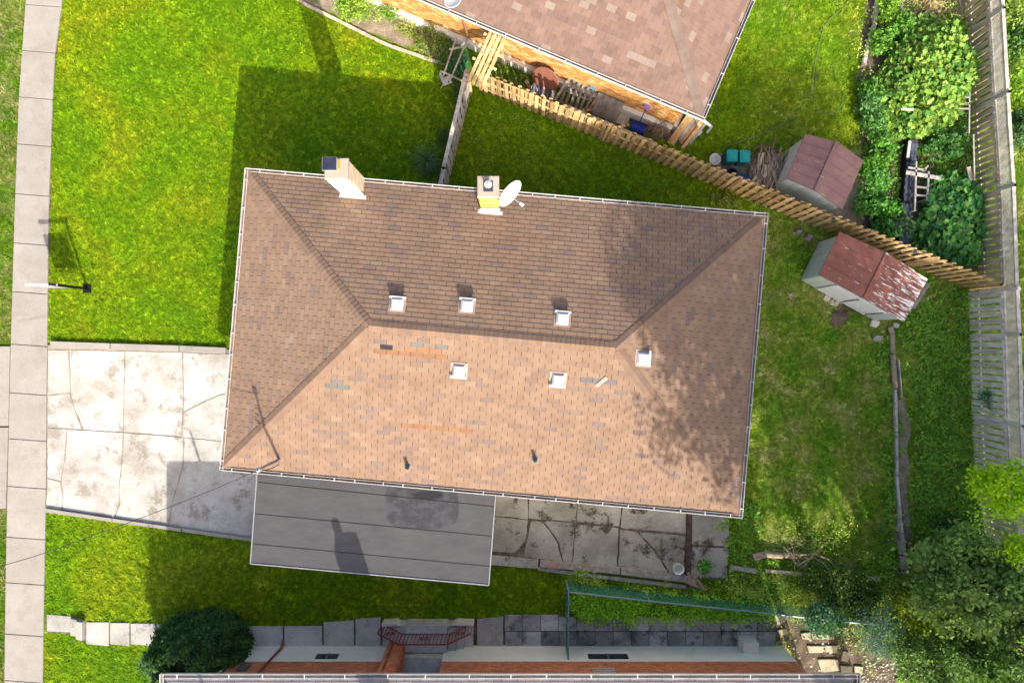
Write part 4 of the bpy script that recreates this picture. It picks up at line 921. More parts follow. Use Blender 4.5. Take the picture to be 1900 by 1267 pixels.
pallet('wooden_pallet', W(1036, 189, .05), e1*1.15, e2*.75+Vector((0, 0, .75)), 6, M_grey, 'brown wooden pallet leaning against the orange brick wall')
for i, (px, lb) in enumerate([(1068, 'blue plastic corner cap on the left top of the pallet'), (1099, 'blue plastic corner cap on the right top of the pallet')]):
    p = W(px, 142+i*22, .9); solo(MB().box(p, e1*.10, e2*.05, (0, 0, .02), (.10, .32, .55)), 'corner_cap', M_paint, lb, 'cap')
pallet('leaning_panel', W(1097, 208, .05), e1*1.0, e2*.5+Vector((0, 0, .75)), 4, M_grey, 'dark boarded panel leaning against the orange brick wall right of the pallet', w=.245)
for i, (a, b_) in enumerate((((1050, 198), (1086, 213)), ((1087, 214), (1130, 231)), ((1131, 232), (1172, 249)), ((1173, 250), (1212, 266)))):
    pv = thing('perforated_strip', W(*a), ['pale perforated steel strip behind the cedar fence, leftmost length', 'pale perforated steel strip behind the cedar fence, second length from the left', 'pale perforated steel strip behind the cedar fence, third length from the left', 'pale perforated steel strip behind the cedar fence, rightmost length'][i], 'metal strip', 'perforated strips behind the fence')
    A_, B_ = W(*a, .5), W(*b_, .5); MB().beam(A_, B_, .15, .03, col=(1.15, 1.15, 1.3)).build('strip', M_metal, pv)
    for k in range(6):
        for sg in (-1, 1): p = A_.lerp(B_, (k+.5)/6)+e2*.04*sg+Vector((0, 0, .017)); MB().lathe(p, [(.014, 0), (0, .0015)], 8, (.03, .03, .04)).build('hole', M_paint, pv)
solo(MB().box(W(1150, 218, .05), e1*.36, e2*.24, (0, 0, .05), (1.35, 1.32, 1.25)), 'concrete_block', M_patio, 'square pale concrete slab behind the cedar fence beside the blue roller', 'slab')
solo(MB().box(W(1126, 205, .06), e1*.3, e2*.12, (0, 0, .06), (.8, .7, .55)), 'old_plank', M_grey, 'short dark plank lying left of the pale slab', 'plank')
rr = thing('blue_cart', W(1186, 238), 'deep blue drum on its side with upright handle near the brush bundle', 'drum')
c = W(1184, 238, .2); MB().lathe(c-e1*.28, [(0, 0), (.17, 0), (.18, .04), (.18, .52), (.17, .56), (0, .56)], 18, (.015, .04, .30), e1).build('drum', M_paint, rr)
MB().lathe(c-e1*.1, [(.19, 0), (.19, .03)], 18, (.02, .06, .42), e1).build('band', M_paint, rr); MB().lathe(c+e1*.1, [(.19, 0), (.19, .03)], 18, (.02, .06, .42), e1).build('band', M_paint, rr)
MB().tube([c+Vector((0, .1, .1)), W(1199, 202, 1.3)], .02, 8, (.03, .04, .2)).build('handle', M_paint, rr)
MB().lathe(W(1200, 199, 1.3), [(.05, 0), (.10, .0), (.11, .03), (.10, .06), (.05, .06), (.05, 0)], 16, (.22, .14, .55)).build('grip_ring', M_paint, rr)
pls = [((1279, 213), (1240, 266), .10, (1.2, 1.1, 1.0), 'wood'), ((1286, 215), (1247, 268), .10, (1.25, 1.2, 1.15), 'wood'), ((1292, 215), (1262, 262), .11, (1.7, 1.75, 1.85), 'grey'), ((1299, 220), (1263, 266), .09, (1.2, 1.1, 1.05), 'wood'), ((1305, 224), (1266, 276), .09, (1.45, 1.4, 1.3), 'wood'), ((1312, 226), (1280, 267), .07, (1.5, 1.5, 1.55), 'grey')]
lbs = ['narrow brown plank leaning at the brick house corner, leftmost', 'yellowish plank at the brick house corner, second from left', 'whitish plank at the brick house corner between the yellow ones', 'yellow plank right of the whitish plank', 'longest yellow plank at the brick house corner', 'thin grey plank at the right end of the leaning lumber']
for (a, b_, w, cl, mt), lb in zip(pls, lbs): solo(MB().beam(W(*a, .95), W(*b_, .06), w*1.3, .04, col=cl), 'plank', M_wood if mt == 'wood' else M_grey, lb, 'plank', 'lumber leaning at the house corner')
solo(MB().prism([W(1288, 216, 0).xy, W(1294, 218, 0).xy, W(1290, 236).xy, W(1284, 232).xy], .9, .96, (.02, .25, .10)), 'garden_sheet', M_paint, 'bright green plastic sheet tucked between the leaning planks', 'sheet')
solo(MB().tube([W(1306, 224, 3.25), W(1320, 235, .5), W(1312, 246, .08)], .05, 8), 'spout', M_white, 'white downspout elbow at the brick house corner', 'spout')
solo(MB().prism([W(1290, 240).xy, W(1303, 246).xy, W(1296, 254).xy, W(1286, 247).xy], .05, .09, (1, 1, 1)), 'splash_block', M_white, 'small white splash tray below the brick house corner', 'tray')
CL = [((948, 168), (985, 180), .3, 'pale board lying in the shade just behind the first cedar pickets'), ((1052, 152), (1030, 186), .75, 'narrow batten leaning on the left edge of the wooden pallet'), ((1112, 176), (1092, 205), .7, 'grey batten leaning between pallet and dark boarded panel'),
      ((1128, 182), (1118, 218), .7, 'light batten leaning on the dark boarded panel'), ((1080, 205), (1116, 200), .12, 'short scrap board lying at the foot of the pallet'), ((1160, 205), (1192, 217), .15, 'thin scrap board lying along the foundation above the pale slab'), ((1140, 238), (1168, 232), .1, 'small dark offcut behind the fence below the pale slab'), ((975, 150), (990, 172), .35, 'rough timber offcut left of the striped tub')]
for i, (a, b_, z, lb) in enumerate(CL): solo(MB().beam(W(*a, z+.05), W(*b_, .06), rnd(.07, .13), .03, col=gcol(.9, 1.8)), 'scrap_board', M_grey if i % 2 else M_wood, lb, 'board', 'scrap boards behind the cedar fence')
LG_ = ['short split log at the top of the stick heap', 'short split log in the middle of the stick heap', 'short split log at the right side of the stick heap', 'short split log at the foot of the stick heap', 'short split log beside the blue box']
for (px, py, a, lb) in zip((1412, 1420, 1438, 1404, 1396), (296, 318, 330, 345, 338), (1.2, 1.6, 1.9, 1.3, 1.0), LG_):
    c = W(px, py, .5); d = Vector((math.cos(a), math.sin(a), .1))*.24; solo(MB().tube([c-d, c+d], [.07, .06], 8, (2.6, 2.4, 2.1)), 'split_log', M_bark, lb, 'log', 'split logs in the stick heap')
# hose across the lawn
def hose(pts, r, label, col, cat='hose', name='garden_hose', z=.05): return solo(MB().tube([W(x, y, z) for x, y in pts], r, 6, col), name, M_paint, label, cat)
def smooth(pts, n=6):
    out = []; P = [Vector(p) for p in pts]
    for i in range(len(P)-1):
        p0, p1, p2, p3 = P[max(i-1, 0)], P[i], P[i+1], P[min(i+2, len(P)-1)]
        for k in range(n):
            t = k/n; out.append(.5*((2*p1)+(p2-p0)*t+(2*p0-5*p1+4*p2-p3)*t*t+(3*p1-p0-3*p2+p3)*t**3))
    return out+[P[-1]]
hose(smooth([(1342, 274), (1385, 258), (1430, 242), (1470, 215), (1502, 175), (1512, 120), (1530, 50), (1560, 18)]), .014, 'long thin green hose crossing the shaded upper lawn', (.16, .24, .10))
hose(smooth([(1515, 130), (1512, 180), (1518, 205), (1540, 212), (1558, 200), (1566, 180)]), .013, 'small loop of green hose near the garden edge', (.14, .22, .10))
hose(smooth([(1330, 175), (1328, 210), (1318, 236), (1300, 250), (1290, 262)]), .012, 'short dark hose by the brick house corner', (.08, .12, .06))
# flower bed brick edging
ed = thing('brick_edging', W(700, 75), 'curved edging of pale bricks between the front lawn and flower bed', 'edging')
EP = smooth([(552, 0), (575, 14), (600, 26), (640, 46), (680, 66), (720, 85), (760, 99), (800, 113), (832, 121)], 8); EP = [W(p.x, p.y) for p in EP]; acc = 0
cum = [0]
for a, b_ in zip(EP, EP[1:]): cum.append(cum[-1]+(b_-a).length)
s = 0; me = [MB().box((0, 0, .05), (.085, 0, 0), (0, .05, 0), (0, 0, .05), c).mesh('edging_brick', M_brick) for c in ((.52, .44, .35), (.60, .52, .42), (.46, .36, .28), (.56, .47, .4))]
while s < cum[-1]-.1:
    i = max(j for j in range(len(cum)) if cum[j] <= s); i = min(i, len(EP)-2); d = (EP[i+1]-EP[i]).normalized(); p = EP[i]+d*(s-cum[i]); n_ = Vector((-d.y, d.x, 0)); d2 = (d+n_*rnd(-.08, .08)).normalized(); n_ = Vector((-d2.y, d2.x, 0))
    piece('edging_brick', random.choice(me), frame(p+Vector((0, 0, rnd(-.02, .01))), d2, n_, Vector((0, 0, 1))), ed); s += .185
# for-sale post
sp = thing('sign_post', W(163, 536), 'black sign post with white arm and hanging panel seen from above on the front lawn', 'sign post')
pb = W(163, 536); hzp = 1.78
MB().beam(pb, V3(pb, hzp), .085, .085, (1, 0, 0), (.25, .25, .28)).build('post', M_dark, sp); MB().beam(V3(pb, 0)+Vector((0, 0, .03)), V3(pb, 0)+Vector((0, 0, .07)), .3, .3, (1, 0, 0), (.3, .3, .3)).build('base', M_dark, sp)
pe = W(47, 529, hzp+.06); pt = V3(pb, hzp+.03)
MB().beam(pt+Vector((.08, 0, 0)), V3(pe, hzp+.03), .075, .07, col=(1, .99, 1)).build('arm', M_white, sp)
MB().beam(pt+Vector((.07, 0, .045)), pt+Vector((-.18, .02, .045)), .10, .03, col=(.6, .6, .8)).build('cap', M_dark, sp)
da = (V3(pe, 0)-V3(pb, 0)).normalized()
pn = MB().beam(V3(pb, 1.02)+da*.12, V3(pb, 1.02)+da*.98, .02, .92, col=(.25, .25, .3)).build('panel', M_paint, sp)
MB().beam(V3(pb, .50)+da*.12, V3(pb, .50)+da*.98, .03, .03, col=(.5, .5, .5)).build('panel_frame', M_dark, pn)
for t in (.25, .85): MB().tube([V3(pb, 1.47)+da*t, V3(pb, hzp)+da*t], .008, 5, (.6, .6, .6)).build('hook', M_metal, sp)
# wire to the street
ww = smooth([(484, 869), (475, 874), (400, 906), (330, 934), (245, 967), (165, 996), (60, 1033), (-60, 1066)], 4); n_ = len(ww)
solo(MB().tube([W(p.x, p.y, 5.0+.35*i/n_) for i, p in enumerate(ww)], .011, 6, (.5, .48, .5)), 'service_wire', M_dark, 'dark overhead service wire running from the bungalow mast to the street', 'wire')
solo(MB().tube(smooth([W(484, 869, 5.0), W(490, 872, 4.7), W(505, 868, 4.2), W(517, 862, 3.6)], 5), .014, 6, (.7, .7, .7)), 'drip_loop', M_dark, 'short dark drip loop of cable hanging at the roof mast', 'cable')
# satellite dishes
def dish(c, nrm, r, label, mount):
    nrm = nrm.normalized(); t = thing('satellite_dish', V3(c, mount.z), label, 'satellite dish'); pr_ = [(r*k/8, .16*r*(k/8)**2) for k in range(9)]
    MB().lathe(c, pr_+[(r, .16*r-.02), (r*.6, -.03), (0, -.02)], 28, (1.05, 1.05, 1.08), nrm).build('reflector', M_white, t, True)
    side = nrm.cross(Vector((0, 0, 1))).normalized(); lowv = side.cross(nrm).normalized()
    if lowv.z > 0: lowv = -lowv
    a = c+lowv*r*.75; e = c+nrm*r*1.15+lowv*r*.35
    MB().tube([a, e], .02, 8, (.9, .9, 1)).build('arm', M_metal, t); MB().tube([e-nrm*.09, e+nrm*.02], .055, 12, (1, 1, 1)).build('receiver', M_white, t)
    MB().tube([c, c-nrm*.1, mount], .03, 8).build('bracket', M_metal, t); return t
dish(W(944, 357, 5.0), Vector((.72, -.66, .30)), .46, 'white oval satellite dish bracketed to the right side of the rear chimney', V3(W(929, 358, 5.0), 4.6))
dish(W(841, 1, 3.9), Vector((-.3, .2, .9)), .30, 'white satellite dish on the brick house roof at the top edge', V3(W(846, -4, 3.9), 3.5))
# patio bits
solo(MB().lathe(W(1280, 1032), [(0, .09), (.13, .085), (.16, .04), (.16, .0)], 14, (1.35, 1.33, 1.28)), 'round_stone', M_patio, 'round pale stone left of the potted plant', 'stone')
solo(MB().box(W(1024, 1050, .22), (.18, -.03, 0), (.01, .06, 0), (0, 0, .05), (.42, .24, .2)), 'old_brick', M_brick, 'dull red brick lying on the timber patio edge', 'brick')
for i, (a, b_) in enumerate((((1277, 1062), (1283, 1088)), ((1272, 1078), (1302, 1090)), ((1290, 1070), (1308, 1094)))):
    solo(MB().beam(W(*a, .2+.05*i), W(*b_, .1+.05*i), .1, .05, col=(1.1, .75, .6)), 'broken_board', M_grey, ['broken brown board pointing down beside the bucket', 'broken brown board lying crosswise below the patio plank', 'broken reddish board nearest the potted plant'][i], 'board')
MBb = thing('fallen_branch', W(1440, 1030), 'thick fallen branch with split bark and forked twigs in the back yard', 'branch')
MB().tube([W(1398, 1034, .2), W(1420, 1028, .25), W(1450, 1031, .22), W(1484, 1029, .2)], [.13, .12, .10, .07], 9, (2.0, 1.8, 1.6)).build('trunk', M_bark, MBb)
for pts in ([(1484, 1029), (1512, 1028), (1535, 1036), (1552, 1052)], [(1490, 1052), (1508, 1030), (1528, 1010)], [(1500, 1028), (1530, 1046), (1545, 1068)], [(1480, 1050), (1500, 1036)]):
    MB().tube([W(*p, .35) for p in pts], [.035, .025, .02, .01][:len(pts)], 6, (2.2, 2.0, 1.8)).build('twig', M_bark, MBb)
solo(MB().beam(W(1355, 1052, .08), W(1404, 1059, .08), .16, .08, col=(1.3, 1.3, 1.25)), 'timber', M_grey, 'grey timber lying in grass right of the patio', 'timber')
solo(MB().beam(W(1420, 1058, .12), W(1512, 1066, .12), .11, .08, col=(1.5, 1.35, 1.1)), 'timber', M_grey, 'long pale timber in the weeds below the fallen branch', 'timber')
solo(MB().beam(W(1610, 1070, .1), W(1632, 1074, .1), .16, .08, col=(1.1, 1.05, .95)), 'timber', M_grey, 'short grey timber half hidden at the shrubs', 'timber')
# log and board edging at the right of the back lawn
lg_ = thing('log_edging', W(1658, 750), 'weathered log and board edging between the back lawn and planting strip', 'edging')
for pts, r, nm in (([(1652, 606), (1655, 620), (1656, 655)], .10, 'log'), ([(1656, 657), (1659, 690), (1661, 720)], .095, 'log')):
    MB().tube([W(*p, .1) for p in pts], r, 9, (1.7, 1.6, 1.5)).build(nm, M_bark, lg_)
for a, b_, w in (((1660, 722), (1662, 800), .09), ((1662, 802), (1663, 880), .09), ((1663, 882), (1669, 960), .09), ((1669, 962), (1677, 1020), .09), ((1677, 1022), (1686, 1076), .09), ((1666, 668), (1672, 738), .04), ((1668, 955), (1665, 985), .05)):
    MB().beam(W(*a, .1), W(*b_, .1), w, .16, col=gcol(1.1, 1.4)).build('board', M_grey, lg_)
for k in range(3): MB().beam(W(1671+k*1.5, 1003+k*27, .12), W(1672+k*1.5, 1027+k*27, .12), .2, .24, col=(.9, .95, .9)).build('kerb_block', M_patio, lg_)
be = thing('garden_border_board', W(1610, 80), 'bleached timber border between the upper lawn and the vegetable garden', 'edging')
for a, b_ in (((1631, -20), (1622, 42)), ((1623, 44), (1605, 105)), ((1605, 107), (1602, 122))): MB().beam(W(*a, .1), W(*b_, .1), .13, .14, col=gcol(1.3, 1.6)).build('board', M_grey, be)
# shingled strip wall in the garden
sw_ = thing('shingled_planter', W(1680, 370), 'long planter edge covered with dark slate-grey shingles in the garden', 'planter')
SP = [(1689, 262), (1679, 380), (1668, 470)]
for (a, b_) in zip(SP, SP[1:]):
    A_, B_ = W(*a, .2), W(*b_, .2); MB().beam(V3(A_, .18), V3(B_, .18), .34, .34, col=(.5, .5, .55)).build('core', M_dark, sw_); d = (B_-A_).normalized(); n_ = Vector((-d.y, d.x, 0)); L_ = (B_-A_).length
    for r in range(int(L_/.14)):
        for k in range(3):
            if random.random() < .06: continue
            t = rnd(.55, 1.25); MB().box(A_+d*(r+.5)*.14+n_*((k-1)*.12+(r % 2)*.03)+Vector((0, 0, .165+rnd(0, .01))), d*.072, n_*.052, (0, 0, .008), (.085*t, .095*t, .125*t)).build('shingle', M_shingle, sw_)
MB().beam(W(1688, 262, .42), W(1684, 292, .42), .10, .05, col=(1.5, 1.5, 1.5)).build('board', M_grey, sw_)
ld = thing('wooden_rack', W(1700, 350), 'bleached wooden ladder rack standing in the squash plants', 'rack')
for a, b_ in (((1700, 300), (1697, 392)), ((1723, 318), (1720, 372)), ((1681, 320), (1745, 331)), ((1685, 311), (1718, 316)), ((1700, 347), (1722, 349)), ((1698, 362), (1722, 364)), ((1712, 318), (1722, 308))):
    w = .13 if a == (1681, 320) else .06; MB().beam(W(*a, .6), W(*b_, .6), w, .05, col=gcol(1.0, 1.35)).build('slat', M_grey, ld)
for a in ((1700, 302), (1697, 390), (1723, 320), (1720, 370)): p = W(*a, .58); MB().beam((p.x, p.y, 0), p, .06, .06, (1, 0, 0), gcol(1.1, 1.3)).build('leg', M_grey, ld)
tf = thing('trellis', W(1797, 190), 'white trellis rail standing against the lattice fence', 'trellis')
for a, b_ in (((1799, 160), (1798, 248)), ((1767, 191), (1800, 193)), ((1782, 179), (1798, 181)), ((1778, 202), (1798, 202)), ((1806, 250), (1808, 335))): MB().beam(W(*a, .8), W(*b_, .8), .07 if a == (1767, 191) else .045, .04, col=gcol(1.1, 1.4)).build('slat', M_grey, tf)
for a in ((1799, 164), (1798, 244), (1768, 191)): p = W(*a, .78); MB().beam((p.x, p.y, 0), p, .05, .05, (1, 0, 0)).build('leg', M_grey, tf)
solo(MB().beam(W(1797, 310, .7), W(1803, 335, .7), .16, .04, col=(1.4, 1.25, 1.15)), 'plank', M_grey, 'short brown plank against the lattice fence above the squash plants', 'plank')
solo(MB().beam(W(1672, 203, .95), W(1694, 204, .95), .06, .04, col=(2.2, 2.1, 1.9)), 'plank', M_grey, 'small sunlit plank end poking out of the climbing vines', 'plank')
for i, (px, py) in enumerate(((1548, 406), (1700, 467), (1861, 527))):
    p = W(px, py, 1.78); solo(MB().lathe((p.x, p.y, 1.74), [(.055, -.05), (.06, 0), (.03, .04), (0, .05)], 10, (2.0, 2.3, 3.4)), 'solar_light', M_dark, ['small dark solar light on the cedar fence between the two sheds', 'small dark solar light on the cedar fence beside the squash plants', 'small dark solar light on the last post of the cedar fence'][i], 'lamp', 'solar lights on the fence')
# flat stones and gravel at the lower right
ST = [[(1434, 1140), (1462, 1142), (1456, 1152), (1442, 1158)], [(1441, 1168), (1458, 1164), (1461, 1174), (1444, 1176)], [(1485, 1173), (1502, 1171), (1504, 1186), (1487, 1184)], [(1505, 1173), (1545, 1176), (1547, 1184), (1506, 1184)],
      [(1497, 1196), (1527, 1197), (1526, 1209), (1500, 1209)], [(1530, 1196), (1553, 1197), (1552, 1209), (1529, 1208)], [(1516, 1222), (1553, 1221), (1556, 1243), (1522, 1244)], [(1558, 1233), (1580, 1234), (1580, 1249), (1560, 1248)], [(1584, 1233), (1600, 1236), (1598, 1250), (1583, 1250)], [(1563, 1206), (1574, 1208), (1572, 1226), (1560, 1224)]]
SL = ['yellowish flagstone nearest the end of the wire fence', 'small curved flagstone just below the fence end', 'small flagstone left of the wide one in the top stepping row', 'wide flagstone in the top stepping row', 'left flagstone of the middle stepping pair', 'right flagstone of the middle stepping pair', 'largest yellow flagstone of the stepping stones', 'small flagstone right of the largest one', 'small flagstone at the edge of the white gravel', 'narrow upright flagstone right of the middle pair']
for q, lb in zip(ST, SL): f = rnd(.9, 1.1); solo(MB().prism(wob(Wp(q), .15, .015), 0, .07, (f, f, f), bev=.012), 'flagstone', M_stone, lb, 'stone', 'stepping stones at the lower right')
b = MB()
for _ in range(1100):
    px, py = rnd(1455, 1680), rnd(1135, 1275)
    if (px < 1600 or py < 1205) and random.random() < .82: continue
    c = W(px, py); s = rnd(.015, .055); f = rnd(.25, .72); b.lathe(c, [(s*.9, 0), (s, s*.35), (s*.5, s*.7), (0, s*.75)], 6, (f*.85, f*.82, f*.74))
tag(b.build('gravel', M_paint), kind='stuff')
solo(MB().lathe(W(1712, 1088), [(0, .25), (.10, .22), (.14, .1), (.12, 0)], 12, (.75, .75, .72)), 'round_stone', M_paint, 'white round stone in the shrubs beside the dead stalks', 'stone')
# ================================================================ VEGETATION
rng = np.random.default_rng(11)
def nrm_(a): return a/np.maximum(np.linalg.norm(a, axis=1, keepdims=True), 1e-9)
T_KITE = (np.array([(0, 0, 0), (.30, .45, .07), (0, 1, -.04), (-.30, .45, .07)]), np.array([(0, 1, 2), (0, 2, 3)]))
T_ROUND = (np.array([(0, .05, 0), (.38, .02, .05), (.55, .38, .02), (.42, .78, -.03), (0, .95, -.10), (-.42, .78, -.03), (-.55, .38, .02), (-.38, .02, .05), (0, .42, -.07)]), np.array([(8, i, (i+1) % 8) for i in range(8)]))
T_LOBE = (np.array([(.0 if k == 5 else .55*(1.05 if k % 2 == 0 else .78)*math.sin(k*math.pi/5), .45+(.62 if k == 0 else .52)*(1.0 if k % 2 == 0 else .80)*math.cos(k*math.pi/5)*(.55 if k == 5 else 1), -.09*(k % 2)+.02) for k in range(10)]+[(0, .35, -.07)]), np.array([(10, (i+1) % 10, i) for i in range(10)]))
T_NEED = (np.array([(0, 0, 0), (.13, .5, .03), (0, 1, 0), (-.13, .5, .03)]), np.array([(0, 1, 2), (0, 2, 3)]))
def leafgeo(C, size, col, tpl=T_KITE, spread=.7, up=(0, 0, 1), out=None, droop=0):
    n = len(C); T, F = tpl; N = nrm_(rng.normal(size=(n, 3))*spread+np.array(up)+(out if out is not None else 0))
    a = nrm_(np.cross(N, rng.normal(size=(n, 3)))); b = np.cross(N, a); s = size[:, None]
    V = (C[:, None, :]+(T[None, :, 0:1]*a[:, None, :]+(T[None, :, 1:2]-.4)*b[:, None, :]+T[None, :, 2:3]*N[:, None, :])*s[:, :, None] if False else
         C[:, None, :]+T[None, :, 0:1]*a[:, None, :]*s[:, None]+(T[None, :, 1:2]-.4)*b[:, None, :]*s[:, None]+T[None, :, 2:3]*N[:, None, :]*s[:, None])
    V[:, :, 2] = np.maximum(V[:, :, 2], .008)
    FF = F[None]+(np.arange(n)*len(T))[:, None, None]
    return V.reshape(-1, 3), FF.reshape(-1, 3), np.repeat(col, len(T), axis=0)
def tint(n, c1, c2, var=.25, clump=None):
    t = rng.random((n, 1)) if clump is None else clump[:, None]*.6+rng.random((n, 1))*.4
    return (np.array(c1)*(1-t)+np.array(c2)*t)*(1+(rng.random((n, 1))-.5)*2*var)
def cloud(name, C, size, c1, c2, mat, parent=None, tpl=T_KITE, spread=.7, kind=None, clump=None, out=None, label=None, cat=None, group=None, var=.25):
    V, F, CC = leafgeo(C, size, tint(len(C), c1, c2, var, clump), tpl, spread, out=out); o = npmesh(name, V, F, CC, mat, parent)
    return tag(o, label, cat, group, kind)
def bc(cs, n, rad):           # n leaves spread over clusters
    idx = rng.integers(0, len(cs), n); P = cs[idx]+rng.normal(size=(n, 3))*rad; return P, idx
def tree(name, base, centre, radii, ncl, nleaf, lsz, c1, c2, label, cat='tree', trunk=.22, crad=.45, group=None, tpl=T_KITE, shell=.55, mat=None, limbs=10, spread=.8, lean=None):
    base, centre = Vector(base), Vector(centre); t = thing(name, base, label, cat, group)
    d = nrm_(rng.normal(size=(ncl, 3))); r = (shell+(1-shell)*rng.random((ncl, 1))**.6)*(.8+.3*rng.random((ncl, 1))); cs = np.array(centre)+d*r*np.array(radii)
    cs[:, 2] = np.maximum(cs[:, 2], .15); P, idx = bc(cs, nleaf, crad); P[:, 2] = np.maximum(P[:, 2], .05)
    cl = rng.random(ncl)[idx]; cloud('crown', P, lsz*(.6+.8*rng.random(nleaf)), c1, c2, mat or M_leaf, t, tpl, spread, clump=cl)
    b = MB(); top = centre+Vector((0, 0, radii[2]*.2)); mid = base.lerp(top, .55)+Vector((rnd(-.2, .2), rnd(-.2, .2), 0))
    b.tube([base, mid, top], [trunk, trunk*.7, trunk*.3], 9, (.8, .75, .7)); b.build('trunk', M_bark, t)
    for k in range(limbs):
        c = Vector(cs[rng.integers(0, ncl)]); s = mid.lerp(top, rnd(0, .6)); m_ = s.lerp(c, .5)+Vector((0, 0, -.15*(c-s).length))
        MB().tube([s, m_, c], [trunk*.35, trunk*.2, .02], 6, (.8, .75, .7)).build('limb', M_bark, t)
    return t
def g3(px, py, z=0): v = W(px, py, 0); return Vector((v.x, v.y, z))        # plan position
# --- tall trees just outside the picture that shade roof and yards
GRN1, GRN2 = (.035, .085, .012), (.075, .14, .02)
tree('broadleaf_tree', g3(1600, 1345), g3(1600, 1278, 12.7), (5.9, 5.2, 1.8), 225, 20500, .21, GRN1, GRN2, 'tall spreading tree below the lower right corner whose shade mottles the roof', crad=.34, trunk=.3, group='tall shade trees outside the lower right', shell=.1)
tree('broadleaf_tree', g3(1500, 1292), g3(1425, 1165, 12.8), (2.1, 2.3, 1.1), 45, 4000, .21, GRN1, GRN2, 'tall slender tree at the brick bungalow corner whose crown shades the upper roof slope', crad=.34, trunk=.16, group='tall shade trees outside the lower right', shell=.1)
tree('broadleaf_tree', g3(1800, 1480), g3(1745, 1490, 11.3), (4.1, 5.4, 1.9), 175, 13000, .22, GRN1, GRN2, 'tall tree behind the brick bungalow whose shade dapples the back lawn', crad=.42, trunk=.28, group='tall shade trees outside the lower right', shell=.1)
tree('broadleaf_tree', g3(1985, 1200), g3(1985, 1180, 9.6), (3.6, 3.2, 1.8), 130, 8000, .22, GRN1, GRN2, 'tall tree beyond the right fence that shades the squash plants', crad=.42, trunk=.28, group='tall shade trees outside the lower right', shell=.1)
tree('broadleaf_tree', g3(1990, 1440), g3(1975, 1345, 9.0), (3.6, 3.9, 1.8), 150, 8500, .22, GRN1, GRN2, 'tall tree beyond the lower right corner that shades the planting strip', crad=.42, trunk=.28, group='tall shade trees outside the lower right', shell=.1)
tree('poplar_tree', g3(1778, 1145), g3(1765, 1150, 12.8), (2.4, 1.9, 1.3), 80, 2800, .2, GRN1, GRN2, 'slender tall tree among the lower right shrubs, its crown out of view', crad=.4, trunk=.13, group='tall shade trees outside the lower right', shell=.1, limbs=8)
# --- visible trees and shrubs at the lower right
def shrub(name, px, py, rx, ry, h, ncl, n, lsz, c1, c2, label, cat='shrub', z0=None, base=None, **kw):
    zc_ = h*.5 if z0 is None else z0; return tree(name, g3(*base) if base else V3(W(px, py, zc_), 0), W(px, py, zc_), (rx, ry, h*.5), ncl, n, lsz, c1, c2, label, cat, trunk=kw.pop('trunk', .05), crad=kw.pop('crad', .16), limbs=kw.pop('limbs', 5), **kw)
shrub('leafy_tree', 1812, 1085, 1.95, 1.7, 2.4, 95, 15000, .17, (.03, .085, .015), (.26, .36, .10), 'large pale green tree with drooping narrow leaves at the lower right edge', 'tree', z0=3.0, trunk=.12, limbs=8, crad=.19, shell=.6, base=(1800, 1085))
shrub('leafy_tree', 1885, 1190, 1.8, 1.7, 2.0, 85, 11000, .14, (.03, .08, .015), (.15, .24, .06), 'dark green leafy tree filling the bottom right corner', 'tree', z0=3.0, trunk=.12, limbs=8, crad=.19, shell=.6, base=(1850, 1180))
shrub('maple_tree', 1872, 908, .95, .75, 1.0, 60, 2600, .13, (.18, .33, .006), (.34, .46, .012), 'bright yellow-green sunlit maple branch over the grey lattice fence', 'tree', z0=4.4, trunk=.07, limbs=7, crad=.17, base=(1985, 935))
shrub('maple_tree', 1895, 1018, .35, .25, .6, 18, 600, .13, (.18, .32, .006), (.32, .44, .012), 'small bright maple sprig below the broken grey fence end', 'tree', z0=4.2, trunk=.04, limbs=3, base=(1990, 1010))
shrub('yellow_shrub', 1698, 1142, 1.0, .8, 1.2, 60, 3600, .10, (.07, .16, .01), (.32, .36, .02), 'yellowish green shrub between the dead stalks and the blue-green conifer', z0=1.4)
shrub('blue_conifer', 1632, 1170, .8, .95, 1.3, 70, 6000, .08, (.05, .12, .08), (.12, .21, .15), 'blue-green conifer shrub above the white gravel', tpl=T_NEED, z0=1.2, mat=M_leaf2)
shrub('dark_shrub', 1745, 1225, 1.6, .9, 1.5, 90, 7500, .11, (.03, .08, .02), (.17, .26, .07), 'broad mixed green shrub along the bottom edge right of the gravel', z0=1.8)
shrub('dark_shrub', 1700, 1090, .6, .5, .9, 36, 2400, .10, (.045, .11, .02), (.14, .22, .03), 'bushy green shrub just below the dead stalk pile', z0=1.0)
shrub('dark_shrub', 1585, 1110, .95, .75, .8, 60, 4200, .09, (.025, .07, .012), (.08, .14, .02), 'dark low shrub beyond the end of the wire fence', z0=.6)
shrub('dark_shrub', 1530, 1075, .8, .6, .7, 45, 3000, .08, (.03, .08, .012), (.10, .16, .03), 'dark leafy brush under the fallen branch twigs', z0=.45)
shrub('oak_sapling', 1530, 1150, .75, .45, .8, 34, 1500, .11, (.03, .10, .05), (.07, .16, .08), 'dull teal-green sapling leaves over the flagstones', z0=1.1)
shrub('dark_shrub', 1770, 1010, 1.0, 1.1, .9, 60, 4200, .10, (.02, .07, .012), (.06, .12, .02), 'deep green undergrowth bush right of the dead stalks', z0=.8)
